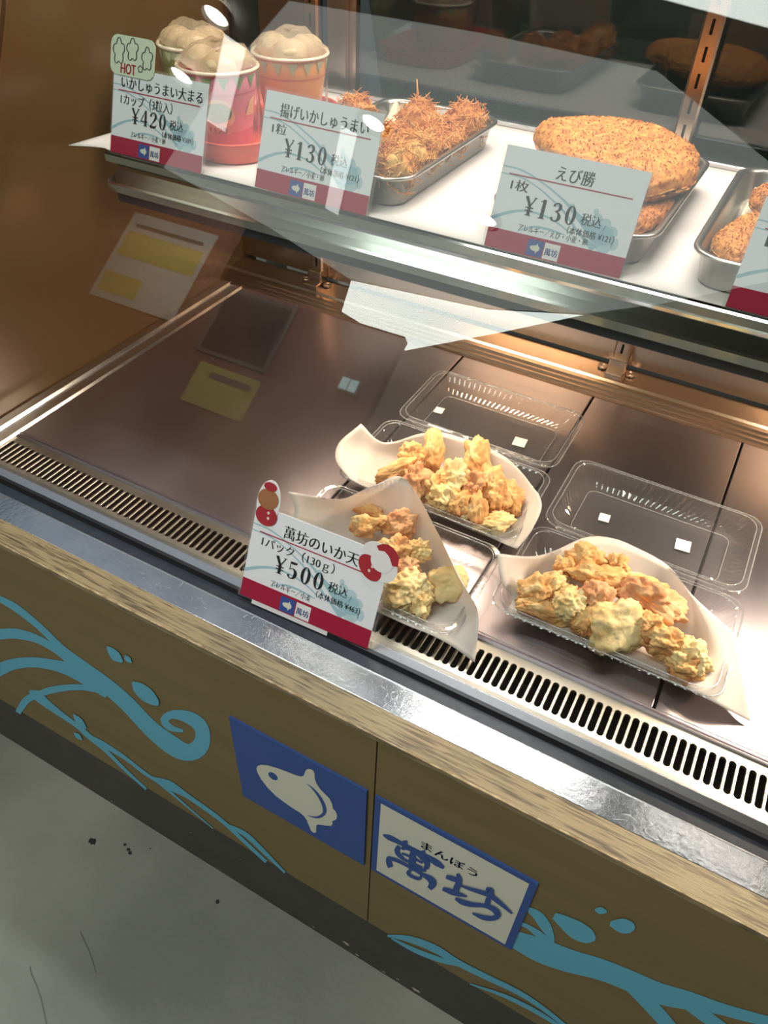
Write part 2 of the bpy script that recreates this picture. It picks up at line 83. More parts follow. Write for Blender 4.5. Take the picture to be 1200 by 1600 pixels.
SIGN_KANJI = [[[-0.244,-0.287,-0.2431,-0.2802],[-0.2408,-0.289,-0.239,-0.2764],[-0.2376,-0.291,-0.235,-0.2726],[-0.2339,-0.292,-0.2306,-0.2699],[-0.2292,-0.2913,-0.2258,-0.269],[-0.2238,-0.2896,-0.2207,-0.2692],[-0.2185,-0.2881,-0.2156,-0.2695],[-0.2137,-0.2873,-0.2109,-0.2695],[-0.209,-0.2868,-0.2062,-0.2695],[-0.2032,-0.2862,-0.2006,-0.2693],[-0.1955,-0.2852,-0.1932,-0.2687],[-0.187,-0.2842,-0.1847,-0.2678],[-0.1792,-0.2836,-0.1769,-0.2669],[-0.1729,-0.2834,-0.1705,-0.266],[-0.1673,-0.2837,-0.1647,-0.2652],[-0.1618,-0.2845,-0.1588,-0.2645],[-0.1559,-0.2864,-0.1524,-0.2638],[-0.1501,-0.289,-0.1459,-0.2632],[-0.1446,-0.2904,-0.1403,-0.2639],[-0.1397,-0.2897,-0.1358,-0.2667],[-0.1351,-0.288,-0.1322,-0.2707],[-0.1305,-0.2862,-0.1285,-0.2747]],[[-0.207,-0.2646,-0.199,-0.2549],[-0.2067,-0.2701,-0.1984,-0.2598],[-0.2065,-0.2748,-0.1976,-0.2656],[-0.2064,-0.2784,-0.1976,-0.2736],[-0.2067,-0.2833,-0.199,-0.2826],[-0.2074,-0.2904,-0.2009,-0.2908],[-0.2083,-0.2981,-0.2028,-0.2985]],[[-0.1731,-0.2647,-0.1664,-0.2548],[-0.1723,-0.2703,-0.1654,-0.2602],[-0.1714,-0.2753,-0.1644,-0.2663],[-0.1711,-0.2794,-0.1639,-0.2738],[-0.1713,-0.2839,-0.1645,-0.2822],[-0.1721,-0.2899,-0.1657,-0.2897],[-0.1729,-0.2967,-0.1667,-0.2965]],[[-0.2157,-0.2894,-0.2072,-0.2923],[-0.2173,-0.2964,-0.2088,-0.2993],[-0.2192,-0.305,-0.21,-0.3049],[-0.2203,-0.3156,-0.2103,-0.3067],[-0.2191,-0.3242,-0.2102,-0.3083],[-0.2167,-0.3295,-0.2094,-0.3114],[-0.2138,-0.3329,-0.208,-0.3147],[-0.2102,-0.3347,-0.2059,-0.3176],[-0.2063,-0.3351,-0.2029,-0.3203],[-0.2026,-0.3354,-0.1998,-0.3231]],[[-0.206,-0.2951,-0.2055,-0.2836],[-0.2007,-0.2918,-0.2002,-0.2801],[-0.1956,-0.2887,-0.1947,-0.2765],[-0.1905,-0.2871,-0.1889,-0.2737],[-0.1848,-0.2879,-0.1823,-0.2719],[-0.179,-0.2903,-0.1754,-0.271],[-0.1739,-0.2933,-0.1692,-0.2717],[-0.1694,-0.2966,-0.1637,-0.2743],[-0.1656,-0.3004,-0.1587,-0.2787],[-0.1636,-0.3037,-0.1548,-0.286],[-0.1633,-0.3061,-0.1535,-0.2978],[-0.1636,-0.3121,-0.1544,-0.3085],[-0.1639,-0.3205,-0.1553,-0.3171]],[[-0.1914,-0.2883,-0.1827,-0.2788],[-0.1917,-0.3,-0.1811,-0.2883],[-0.192,-0.3114,-0.1795,-0.2983],[-0.1921,-0.322,-0.1787,-0.3099],[-0.1918,-0.3325,-0.1793,-0.3231],[-0.1911,-0.3438,-0.1807,-0.3365],[-0.1905,-0.3555,-0.1822,-0.3496]],[[-0.2064,-0.3156,-0.2056,-0.307],[-0.2005,-0.3137,-0.1996,-0.3044],[-0.1947,-0.3117,-0.1937,-0.3018],[-0.1886,-0.3103,-0.1873,-0.2999],[-0.1819,-0.3096,-0.1804,-0.2991],[-0.1747,-0.3093,-0.1733,-0.2989],[-0.1676,-0.309,-0.1661,-0.2987]],[[-0.2032,-0.3347,-0.2017,-0.324],[-0.198,-0.3342,-0.1965,-0.3229],[-0.1929,-0.3337,-0.1913,-0.3218],[-0.1873,-0.333,-0.1857,-0.3206],[-0.181,-0.3319,-0.1795,-0.3194],[-0.1742,-0.3305,-0.1728,-0.3181],[-0.1676,-0.3291,-0.1662,-0.3168]],[[-0.1967,-0.3527,-0.1955,-0.3402],[-0.19,-0.3503,-0.1889,-0.3372],[-0.1834,-0.3478,-0.1824,-0.3342],[-0.1768,-0.3445,-0.1762,-0.3307],[-0.1704,-0.3399,-0.1704,-0.3264],[-0.1644,-0.3346,-0.1646,-0.3214],[-0.1586,-0.3294,-0.1588,-0.3163]],[[-0.2326,-0.3541,-0.2255,-0.3478],[-0.2333,-0.3609,-0.2249,-0.3535],[-0.234,-0.3685,-0.2244,-0.3583],[-0.2338,-0.3772,-0.2238,-0.3622],[-0.2324,-0.385,-0.2227,-0.3671],[-0.2303,-0.3914,-0.2213,-0.3734],[-0.2284,-0.3975,-0.2197,-0.3801]],[[-0.231,-0.3645,-0.2297,-0.3484],[-0.2243,-0.3607,-0.2231,-0.3446],[-0.2178,-0.357,-0.2163,-0.3407],[-0.2112,-0.3543,-0.2092,-0.338],[-0.2042,-0.3528,-0.2019,-0.3374],[-0.1969,-0.3522,-0.1946,-0.3379],[-0.1894,-0.352,-0.1873,-0.3384],[-0.1819,-0.3518,-0.18,-0.3386],[-0.1745,-0.3519,-0.1726,-0.3388],[-0.1677,-0.3527,-0.1657,-0.3383],[-0.1615,-0.3542,-0.1591,-0.3363],[-0.1561,-0.3565,-0.1528,-0.3337],[-0.1523,-0.3594,-0.1472,-0.3328],[-0.1501,-0.3626,-0.1426,-0.3345],[-0.1494,-0.365,-0.1386,-0.3395],[-0.1495,-0.3641,-0.1364,-0.3512],[-0.1493,-0.3653,-0.1378,-0.366],[-0.1501,-0.3735,-0.1407,-0.3776],[-0.1512,-0.3839,-0.1433,-0.3873]],[[-0.1868,-0.3483,-0.183,-0.3534],[-0.1892,-0.3556,-0.1852,-0.3609],[-0.1921,-0.3641,-0.1872,-0.3673],[-0.1934,-0.3755,-0.1874,-0.3673],[-0.1906,-0.3817,-0.1868,-0.3673],[-0.1867,-0.3832,-0.1841,-0.3682],[-0.1826,-0.383,-0.1807,-0.3682],[-0.1777,-0.3819,-0.1763,-0.3669],[-0.1721,-0.3794,-0.1716,-0.3646],[-0.1671,-0.3742,-0.1689,-0.3626],[-0.164,-0.3638,-0.1688,-0.3627],[-0.164,-0.356,-0.168,-0.358],[-0.1642,-0.3501,-0.1671,-0.3515]],[[-0.1229,-0.3114,-0.1226,-0.2965],[-0.1192,-0.3105,-0.1189,-0.2929],[-0.1155,-0.3097,-0.115,-0.2893],[-0.1116,-0.3082,-0.1107,-0.2867],[-0.1068,-0.3055,-0.1057,-0.2859],[-0.1014,-0.3019,-0.1005,-0.2863],[-0.096,-0.2983,-0.0954,-0.2867]],[[-0.1076,-0.2746,-0.1043,-0.2672],[-0.1063,-0.2825,-0.1013,-0.2713],[-0.1052,-0.2896,-0.0981,-0.2763],[-0.105,-0.2954,-0.0956,-0.2856],[-0.1054,-0.3036,-0.0952,-0.2989],[-0.1062,-0.3151,-0.0959,-0.3122],[-0.1069,-0.3265,-0.0966,-0.3229],[-0.107,-0.335,-0.097,-0.3303],[-0.1068,-0.3414,-0.0976,-0.3368],[-0.1066,-0.3477,-0.0982,-0.3435]],[[-0.1245,-0.3622,-0.1236,-0.3462],[-0.1183,-0.3615,-0.1173,-0.342],[-0.1121,-0.3607,-0.1111,-0.3378],[-0.1063,-0.3589,-0.1054,-0.3345],[-0.101,-0.3553,-0.1005,-0.3327],[-0.0962,-0.3508,-0.096,-0.3318],[-0.092,-0.3465,-0.0917,-0.3312],[-0.0882,-0.3429,-0.088,-0.3308],[-0.0848,-0.3394,-0.0846,-0.3308],[-0.0814,-0.3359,-0.0813,-0.3308]],[[-0.0563,-0.2712,-0.0553,-0.26],[-0.0536,-0.2748,-0.0521,-0.2567],[-0.0519,-0.2782,-0.048,-0.2536],[-0.0529,-0.2781,-0.043,-0.2585],[-0.0529,-0.2776,-0.0419,-0.2717],[-0.0523,-0.2845,-0.0433,-0.2825],[-0.0517,-0.2932,-0.0446,-0.2916]],[[-0.0986,-0.3096,-0.0983,-0.3029],[-0.0931,-0.3087,-0.0927,-0.2997],[-0.0876,-0.3077,-0.0872,-0.2964],[-0.082,-0.3063,-0.0818,-0.2932],[-0.0767,-0.3042,-0.0766,-0.2898],[-0.0714,-0.3017,-0.0714,-0.2864],[-0.0658,-0.2992,-0.0659,-0.2831],[-0.0599,-0.2964,-0.0599,-0.2791],[-0.0539,-0.2938,-0.0535,-0.275],[-0.048,-0.2926,-0.0465,-0.2731],[-0.0417,-0.2936,-0.0394,-0.2746],[-0.0349,-0.296,-0.0324,-0.2781],[-0.0278,-0.2985,-0.0255,-0.2825],[-0.0205,-0.3008,-0.0187,-0.2875],[-0.0132,-0.3033,-0.0118,-0.2934],[-0.0058,-0.3058,-0.0049,-0.2993]],[[-0.0517,-0.2955,-0.0446,-0.2894],[-0.0516,-0.3033,-0.0438,-0.2965],[-0.0515,-0.3106,-0.043,-0.3042],[-0.0514,-0.3155,-0.0429,-0.3129],[-0.0511,-0.3183,-0.0442,-0.321],[-0.0509,-0.3226,-0.0461,-0.3262],[-0.0508,-0.3281,-0.0479,-0.3304]],[[-0.1001,-0.3685,-0.0986,-0.3559],[-0.0961,-0.3709,-0.0941,-0.3543],[-0.0918,-0.3734,-0.0899,-0.3527],[-0.0868,-0.3738,-0.0857,-0.3507],[-0.0812,-0.3712,-0.081,-0.3482],[-0.0754,-0.3667,-0.076,-0.3453],[-0.0691,-0.3607,-0.0704,-0.3411],[-0.0622,-0.3522,-0.064,-0.3347],[-0.0553,-0.3428,-0.0568,-0.3267],[-0.0491,-0.3362,-0.0499,-0.32],[-0.0437,-0.3337,-0.0436,-0.3153],[-0.0387,-0.3336,-0.0376,-0.3122],[-0.035,-0.335,-0.0322,-0.3115],[-0.0323,-0.3376,-0.0274,-0.3143],[-0.0305,-0.3408,-0.0233,-0.3204],[-0.0303,-0.3407,-0.0207,-0.3315],[-0.0301,-0.3394,-0.0217,-0.3461],[-0.0309,-0.3438,-0.0249,-0.3571],[-0.0329,-0.3494,-0.029,-0.3658],[-0.0363,-0.3546,-0.0339,-0.3735],[-0.0411,-0.3597,-0.0396,-0.3804],[-0.0463,-0.3645,-0.0458,-0.3854],[-0.052,-0.3694,-0.0523,-0.3871],[-0.0585,-0.3741,-0.0589,-0.3867],[-0.0651,-0.379,-0.0654,-0.3862]]]
PLATE_A = [[-0.5528,-0.1719],[-0.278,-0.1667],[-0.2786,-0.452],[-0.5545,-0.4498]]
PLATE_B = [[-0.2636,-0.1719],[0.0137,-0.1675],[0.0146,-0.4363],[-0.2631,-0.4547]]
PLATE_B_IN = [[-0.252,-0.183],[0.0019,-0.1793],[0.0021,-0.4319],[-0.2516,-0.441]]
KANA = [[-0.1744,-0.2453],[-0.0746,-0.2344]]
HEAP_RIGHT = [(-0.1034,0.9747,0.0661,0.031,0.0248,0,'b'),(-0.0735,0.9375,0.0755,0.0423,0.0181,-10,'b'),(-0.1325,0.9388,0.0647,0.0163,0.0163,0,'b'),(-0.135,0.8999,0.0623,0.022,0.018,0,'b'),(-0.1537,0.8718,0.0527,0.0317,0.0257,20,'b'),(-0.1276,0.828,0.0426,0.0466,0.0165,-18,'s'),(-0.0964,0.8693,0.0628,0.0294,0.0255,0,'p'),(-0.0666,0.8346,0.0503,0.0174,0.0193,0,'b'),(-0.0188,0.8514,0.0596,0.0407,0.0368,10,'f'),(-0.0125,0.9588,0.0752,0.0387,0.0142,-12,'b'),(0.0141,0.9302,0.0756,0.0421,0.022,-25,'o'),(0.0247,0.8825,0.0681,0.0255,0.0216,0,'b'),(0.0571,0.8714,0.0603,0.0333,0.0216,-15,'b'),(0.0975,0.8715,0.0517,0.0256,0.0256,0,'b'),(0.0963,0.8398,0.0436,0.0253,0.0214,0,'b'),(-0.0545,0.9885,0.0673,0.0166,0.0187,0,'b'),(-0.0632,0.8932,0.0727,0.0217,0.0177,0,'o')]
HEAP_UPPER = [(-0.4942,1.0189,0.0623,0.0429,0.0174,25,'s'),(-0.4891,1.0703,0.0711,0.0208,0.0229,0,'b'),(-0.4544,1.0932,0.0751,0.0198,0.0396,-5,'s'),(-0.4477,1.0083,0.0639,0.0201,0.0281,0,'o'),(-0.3835,1.044,0.074,0.0281,0.0301,0,'p'),(-0.3732,1.1246,0.0689,0.023,0.0398,5,'s'),(-0.3874,0.9868,0.0545,0.0276,0.0237,0,'p'),(-0.3535,0.9972,0.057,0.0197,0.0236,0,'b'),(-0.3384,0.9764,0.0461,0.0166,0.0156,0,'b'),(-0.317,1.0025,0.0542,0.0157,0.0314,0,'s'),(-0.3201,1.0707,0.0667,0.0243,0.0344,8,'b'),(-0.2979,1.051,0.0597,0.022,0.026,0,'b'),(-0.2762,1.0683,0.0539,0.0192,0.0303,0,'b'),(-0.2825,0.9848,0.0426,0.0311,0.0175,10,'b'),(-0.276,1.0172,0.0487,0.0177,0.0099,-10,'p'),(-0.41,1.013,0.0666,0.016,0.0239,0,'b'),(-0.3474,1.0521,0.0709,0.0201,0.0181,0,'o')]
HEAP_LOWER = [(-0.4869,0.8949,0.0607,0.0317,0.013,-22,'s'),(-0.4654,0.8453,0.0742,0.0237,0.0167,0,'b'),(-0.4169,0.8853,0.0689,0.0225,0.0183,0,'o'),(-0.3581,0.8372,0.0738,0.0203,0.0189,0,'b'),(-0.357,0.7946,0.0704,0.0186,0.0159,0,'o'),(-0.2878,0.8121,0.0572,0.0293,0.0253,5,'f'),(-0.3407,0.7537,0.0563,0.0353,0.0287,0,'p'),(-0.3357,0.7238,0.042,0.0247,0.0182,0,'p'),(-0.3278,0.7792,0.0623,0.0131,0.0171,0,'b'),(-0.4392,0.8732,0.0718,0.0154,0.014,0,'b'),(-0.3082,0.7481,0.0495,0.0143,0.0182,0,'p'),(-0.3888,0.8199,0.0768,0.027,0.0216,0,'b')]
BALLS = [(-0.572,1.1076,0.578,0.0374),(-0.5712,1.2022,0.578,0.035),(-0.6434,1.2386,0.578,0.0338),(-0.6653,1.3738,0.578,0.0362),(-0.579,1.3096,0.578,0.035),(-0.588,1.4107,0.578,0.0362),(-0.7826,1.3468,0.578,0.0338),(-0.5449,1.2757,0.578,0.0302),(-0.7121,1.2665,0.578,0.0302)]
SHEET_RIGHT = [[(-0.1885,0.8297,0.03),(-0.1105,0.8291,0.03),(-0.0163,0.8328,0.03),(0.0751,0.8303,0.03),(0.1431,0.8197,0.035),(0.2062,0.8315,0.012)],[(-0.1887,0.8566,0.035),(-0.1195,0.8958,0.012),(-0.0207,0.8984,0.012),(0.0705,0.9138,0.012),(0.1404,0.8737,0.04),(0.1894,0.8569,0.03)],[(-0.2139,0.8548,0.07),(-0.1598,0.9395,0.02),(-0.0618,0.9598,0.015),(0.0449,0.9733,0.015),(0.1179,0.9224,0.05),(0.1646,0.907,0.05)],[(-0.2354,0.8858,0.09),(-0.1762,0.9456,0.065),(-0.104,1.0371,0.07),(0.0095,1.0327,0.07),(0.0709,0.9824,0.07),(0.15,0.9438,0.06)]]
SHEET_UPPER = [[(-0.5691,0.9657,0.05),(-0.4977,0.9769,0.03),(-0.4229,0.9925,0.02),(-0.3279,0.9882,0.02),(-0.2466,0.9707,0.035),(-0.2228,0.9642,0.04)],[(-0.6052,0.9783,0.07),(-0.5251,1.0266,0.03),(-0.4492,1.0744,0.012),(-0.3493,1.0681,0.012),(-0.2598,1.0367,0.03),(-0.213,0.999,0.06)],[(-0.6189,1.0128,0.085),(-0.5454,1.0626,0.045),(-0.4847,1.131,0.015),(-0.3699,1.1296,0.015),(-0.2867,1.1039,0.03),(-0.2155,1.0533,0.07)],[(-0.5975,1.0594,0.11),(-0.5535,1.0755,0.07),(-0.492,1.1446,0.075),(-0.4267,1.1623,0.075),(-0.3263,1.1519,0.075),(-0.2338,1.0893,0.07)]]
SHEET_LOWER = [[(-0.5929,0.7338,0.03),(-0.4924,0.7408,0.03),(-0.4075,0.7247,0.03),(-0.3217,0.7205,0.03),(-0.2541,0.7228,0.03),(-0.1938,0.7207,0.015)],[(-0.5883,0.7682,0.05),(-0.5108,0.8121,0.02),(-0.4326,0.8129,0.012),(-0.3378,0.8001,0.012),(-0.25,0.7731,0.035),(-0.2074,0.754,0.05)],[(-0.5867,0.8082,0.08),(-0.5275,0.8617,0.05),(-0.4662,0.8957,0.02),(-0.3733,0.8938,0.02),(-0.2748,0.821,0.06),(-0.2228,0.7783,0.07)],[(-0.6063,0.8201,0.11),(-0.5252,0.8584,0.1),(-0.4826,0.9079,0.115),(-0.4426,0.9456,0.12),(-0.3402,0.86,0.12),(-0.2633,0.7939,0.1)]]
FLOOR_SPOTS = [(-1.019, 0.441, 0.012), (-0.942, 0.476, 0.005), (-0.926, 0.470, 0.006), (-0.916, 0.466, 0.006), (-0.879, 0.500, 0.003), (-0.65, 0.481, 0.007)]
FLOOR_CRACKS = [[(-0.935, 0.158), (-0.919, 0.148), (-0.871, 0.127), (-0.816, 0.094), (-0.76, 0.06)], [(-0.891, 0.268), (-0.836, 0.244), (-0.795, 0.221)]]
KICK_SCUFFS = [(-0.320, -0.942, 0.010), (-0.290, -0.973, 0.006), (-0.137, -0.962, 0.013), (-0.183, -0.965, 0.005), (-0.410, -0.967, 0.004),
               (-1.043, -0.972, 0.004), (-0.606, -0.82, 0.002), (-0.758, -0.848, 0.003), (-0.219, -0.975, 0.005)]
TAPES = [(-0.116, 1.159, 0.010, 0.1), (0.033, 1.161, 0.0135, 0.1), (-0.541, 1.312, 0.010, 0.1), (-0.343, 1.297, 0.0135, 0.1)]
SPOTS = [(-4.43, -2.194), (-5.21, -2.914), (-3.279, -3.012), (-2.398, -3.946)]
DOWN_LABELS = ["round ceiling downlight seen as glint above the olive cup", "round ceiling downlight seen as glint on the HOT card",
               "round ceiling downlight seen as glint on the fried dumpling card", "round ceiling downlight seen as glint by the cutlet card"]

# ---------------------------------------------------------------- materials
MATS = {}


def mat(name, color, rough=0.5, metal=0.0, spec=0.5, noise_amt=0.0, noise_scale=20.0,
        color2=None, bump=0.0, bump_scale=80.0, stretch=(1, 1, 1), emit=None, emit_str=0.0,
        transl=0.0, coat=0.0, detail=4.0, rough2=None):
    m = bpy.data.materials.new(name)
    m.use_nodes = True
    nt = m.node_tree
    b = nt.nodes["Principled BSDF"]
    b.inputs["Base Color"].default_value = (*color, 1)
    b.inputs["Roughness"].default_value = rough
    b.inputs["Metallic"].default_value = metal
    b.inputs["Specular IOR Level"].default_value = spec
    b.inputs["Coat Weight"].default_value = coat
    if emit:
        b.inputs["Emission Color"].default_value = (*emit, 1)
        b.inputs["Emission Strength"].default_value = emit_str
    need = noise_amt or color2 or bump or rough2 is not None
    if need:
        tc = nt.nodes.new("ShaderNodeTexCoord")
        mp = nt.nodes.new("ShaderNodeMapping")
        mp.inputs["Scale"].default_value = stretch
        nt.links.new(tc.outputs["Object"], mp.inputs["Vector"])
    if color2:
        n = nt.nodes.new("ShaderNodeTexNoise")
        n.inputs["Scale"].default_value = noise_scale
        n.inputs["Detail"].default_value = detail
        nt.links.new(mp.outputs[0], n.inputs["Vector"])
        r = nt.nodes.new("ShaderNodeValToRGB")
        r.color_ramp.elements[0].position = 0.35
        r.color_ramp.elements[1].position = 0.68
        r.color_ramp.elements[0].color = (*color, 1)
        r.color_ramp.elements[1].color = (*color2, 1)
        nt.links.new(n.outputs["Fac"], r.inputs[0])
        nt.links.new(r.outputs[0], b.inputs["Base Color"])
        if rough2 is not None:
            mr = nt.nodes.new("ShaderNodeMapRange")
            mr.inputs["To Min"].default_value = rough
            mr.inputs["To Max"].default_value = rough2
            nt.links.new(n.outputs["Fac"], mr.inputs["Value"])
            nt.links.new(mr.outputs[0], b.inputs["Roughness"])
    if bump:
        n2 = nt.nodes.new("ShaderNodeTexNoise")
        n2.inputs["Scale"].default_value = bump_scale
        n2.inputs["Detail"].default_value = 5
        nt.links.new(mp.outputs[0], n2.inputs["Vector"])
        bp = nt.nodes.new("ShaderNodeBump")
        bp.inputs["Strength"].default_value = bump
        bp.inputs["Distance"].default_value = 0.002
        nt.links.new(n2.outputs["Fac"], bp.inputs["Height"])
        nt.links.new(bp.outputs[0], b.inputs["Normal"])
    if transl:
        out = nt.nodes["Material Output"]
        t = nt.nodes.new("ShaderNodeBsdfTranslucent")
        t.inputs[0].default_value = (*color, 1)
        mx = nt.nodes.new("ShaderNodeMixShader")
        mx.inputs[0].default_value = transl
        nt.links.new(b.outputs[0], mx.inputs[1])
        nt.links.new(t.outputs[0], mx.inputs[2])
        nt.links.new(mx.outputs[0], out.inputs[0])
    MATS[name] = m
    return m


def clear(name, ior=1.5, tint=(1, 1, 1), rough=0.0, haze=0.0, haze_col=(1, 1, 1), bump=0.0,
          bump_scale=60.0, boost=0.0):
    """Thin clear sheet: transmits straight through, mirrors by Fresnel, same from both sides."""
    m = bpy.data.materials.new(name)
    m.use_nodes = True
    nt = m.node_tree
    nt.nodes.clear()
    out = nt.nodes.new("ShaderNodeOutputMaterial")
    tr = nt.nodes.new("ShaderNodeBsdfTransparent")
    tr.inputs[0].default_value = (*tint, 1)
    gl = nt.nodes.new("ShaderNodeBsdfGlossy")
    gl.inputs["Roughness"].default_value = rough
    geo = nt.nodes.new("ShaderNodeNewGeometry")
    mr = nt.nodes.new("ShaderNodeMapRange")
    mr.inputs["To Min"].default_value = ior
    mr.inputs["To Max"].default_value = 1.0 / ior
    nt.links.new(geo.outputs["Backfacing"], mr.inputs["Value"])
    fr = nt.nodes.new("ShaderNodeFresnel")
    nt.links.new(mr.outputs[0], fr.inputs["IOR"])
    fac = fr.outputs[0]
    if boost:
        ad = nt.nodes.new("ShaderNodeMath")
        ad.operation = "ADD"
        ad.use_clamp = True
        ad.inputs[1].default_value = boost
        nt.links.new(fac, ad.inputs[0])
        fac = ad.outputs[0]
    mx = nt.nodes.new("ShaderNodeMixShader")
    nt.links.new(fac, mx.inputs[0])
    nt.links.new(tr.outputs[0], mx.inputs[1])
    nt.links.new(gl.outputs[0], mx.inputs[2])
    last = mx.outputs[0]
    if bump:
        tc = nt.nodes.new("ShaderNodeTexCoord")
        n2 = nt.nodes.new("ShaderNodeTexNoise")
        n2.inputs["Scale"].default_value = bump_scale
        nt.links.new(tc.outputs["Object"], n2.inputs["Vector"])
        bp = nt.nodes.new("ShaderNodeBump")
        bp.inputs["Strength"].default_value = bump
        bp.inputs["Distance"].default_value = 0.002
        nt.links.new(n2.outputs["Fac"], bp.inputs["Height"])
        nt.links.new(bp.outputs[0], gl.inputs["Normal"])
        nt.links.new(bp.outputs[0], fr.inputs["Normal"])
    if haze:
        df = nt.nodes.new("ShaderNodeBsdfDiffuse")
        df.inputs[0].default_value = (*haze_col, 1)
        m2 = nt.nodes.new("ShaderNodeMixShader")
        m2.inputs[0].default_value = haze
        nt.links.new(last, m2.inputs[1])
        nt.links.new(df.outputs[0], m2.inputs[2])
        last = m2.outputs[0]
    nt.links.new(last, out.inputs[0])
    MATS[name] = m
    return m


def emitter(name, color, strength):
    m = bpy.data.materials.new(name)
    m.use_nodes = True
    nt = m.node_tree
    nt.nodes.clear()
    out = nt.nodes.new("ShaderNodeOutputMaterial")
    e = nt.nodes.new("ShaderNodeEmission")
    e.inputs[0].default_value = (*color, 1)
    e.inputs[1].default_value = strength
    nt.links.new(e.outputs[0], out.inputs[0])
    MATS[name] = m
    return m


def srgb(r, g, b):
    f = lambda c: c / 12.92 if c <= 0.04045 else ((c + 0.055) / 1.055) ** 2.4
    return (f(r / 255), f(g / 255), f(b / 255))


# ---------------------------------------------------------------- object helpers
ORIGIN = {}


def thing(name, base, label, cat, group=None):
    o = bpy.data.objects.new(name, None)
    o.empty_display_size = 0.02
    COL.objects.link(o)
    o.location = W(base)
    ORIGIN[o.name] = W(base)
    o["label"] = label
    o["category"] = cat
    if group:
        o["group"] = group
    return o


def obj(name, geo, m, parent=None, smooth=False, label=None, cat=None, group=None, kind=None):
    verts, faces = geo
    ws = [W(v) for v in verts]
    if parent is None:
        lo = Vector((min(v.x for v in ws), min(v.y for v in ws), min(v.z for v in ws)))
        hi = Vector((max(v.x for v in ws), max(v.y for v in ws), max(v.z for v in ws)))
        org = Vector(((lo.x + hi.x) / 2, (lo.y + hi.y) / 2, lo.z))
    else:
        org = ORIGIN[parent.name]
    me = bpy.data.meshes.new(name)
    me.from_pydata([v - org for v in ws], [], faces)
    me.update()
    if smooth:
        me.polygons.foreach_set("use_smooth", [True] * len(me.polygons))
    me.materials.append(MATS[m] if isinstance(m, str) else m)
    o = bpy.data.objects.new(name, me)
    COL.objects.link(o)
    if parent is None:
        o.location = org
    else:
        o.parent = parent
    ORIGIN[o.name] = org
    if label:
        o["label"] = label
    if cat:
        o["category"] = cat
    if group:
        o["group"] = group
    if kind:
        o["kind"] = kind
    return o


def join(*geos):
    V, F = [], []
    for v, f in geos:
        k = len(V)
        V += list(v)
        F += [tuple(i + k for i in q) for q in f]
    return V, F


def from_bm(bm):
    bm.verts.index_update()
    V = [tuple(v.co) for v in bm.verts]
    F = [tuple(v.index for v in f.verts) for f in bm.faces]
    bm.free()
    return V, F


def box(x0, x1, y0, y1, z0, z1, bev=0.0, seg=1):
    bm = bmesh.new()
    bmesh.ops.create_cube(bm, size=1)
    for v in bm.verts:
        v.co = Vector(((x0 + x1) / 2 + v.co.x * (x1 - x0), (y0 + y1) / 2 + v.co.y * (y1 - y0),
                       (z0 + z1) / 2 + v.co.z * (z1 - z0)))
    if bev:
        bmesh.ops.bevel(bm, geom=bm.edges[:], offset=bev, segments=seg, profile=0.5, affect="EDGES")
    return from_bm(bm)


def prism_x(profile, x0, x1, cap=True):
    """(y, z) profile extruded along x (closed outline)."""
    n = len(profile)
    V = [(x0, y, z) for y, z in profile] + [(x1, y, z) for y, z in profile]
    F = [(i, (i + 1) % n, n + (i + 1) % n, n + i) for i in range(n)]
    if cap:
        F += [tuple(range(n - 1, -1, -1)), tuple(range(n, 2 * n))]
    return V, F


def prism_y(profile, y0, y1):
    n = len(profile)
    V = [(x, y0, z) for x, z in profile] + [(x, y1, z) for x, z in profile]
    F = [((i + 1) % n, i, n + i, n + (i + 1) % n) for i in range(n)]
    F += [tuple(range(n)), tuple(range(2 * n - 1, n - 1, -1))]
    return V, F


def rrect(x0, x1, y0, y1, r, n):
    """Rounded rectangle with n points spread evenly along the outline."""
    pts = []
    cs = [(x1 - r, y0 + r, -90), (x1 - r, y1 - r, 0), (x0 + r, y1 - r, 90), (x0 + r, y0 + r, 180)]
    dense = []
    for cx, cy, a0 in cs:
        for k in range(25):
            a = math.radians(a0 + 90 * k / 24)
            dense.append((cx + r * math.cos(a), cy + r * math.sin(a)))
    dense.append(dense[0])
    L = [0]
    for a, b in zip(dense, dense[1:]):
        L.append(L[-1] + math.hypot(b[0] - a[0], b[1] - a[1]))
    j = 0
    for k in range(n):
        t = L[-1] * k / n
        while L[j + 1] < t:
            j += 1
        u = (t - L[j]) / max(1e-9, L[j + 1] - L[j])
        pts.append((dense[j][0] + (dense[j + 1][0] - dense[j][0]) * u,
                    dense[j][1] + (dense[j + 1][1] - dense[j][1]) * u))
    return pts


def loft(loops, cap0=True, cap1=False):
    n = len(loops[0])
    V, F = [], []
    for lp in loops:
        V += lp
    for i in range(len(loops) - 1):
        for k in range(n):
            a, b = i * n + k, i * n + (k + 1) % n
            F.append((a, b, b + n, a + n))
    if cap0:
        F.append(tuple(range(n - 1, -1, -1)))
    if cap1:
        m = (len(loops) - 1) * n
        F.append(tuple(range(m, m + n)))
    return V, F


def lathe(cx, cy, prof, n=48, cap0=True, cap1=False):
    loops = [[(cx + r * math.cos(2 * math.pi * k / n), cy + r * math.sin(2 * math.pi * k / n), z)
              for k in range(n)] for r, z in prof]
    return loft(loops, cap0, cap1)


def catmull(P, n):
    P = [Vector(p) for p in P]
    Q = [2 * P[0] - P[1]] + P + [2 * P[-1] - P[-2]]
    out = []
    for i in range(1, len(Q) - 2):
        a, b, c, d = Q[i - 1:i + 3]
        for k in range(n):
            t = k / n
            out.append(0.5 * ((2 * b) + (c - a) * t + (2 * a - 5 * b + 4 * c - d) * t * t
                              + (3 * b - a - 3 * c + d) * t ** 3))
    out.append(Q[-2].copy())
    return out


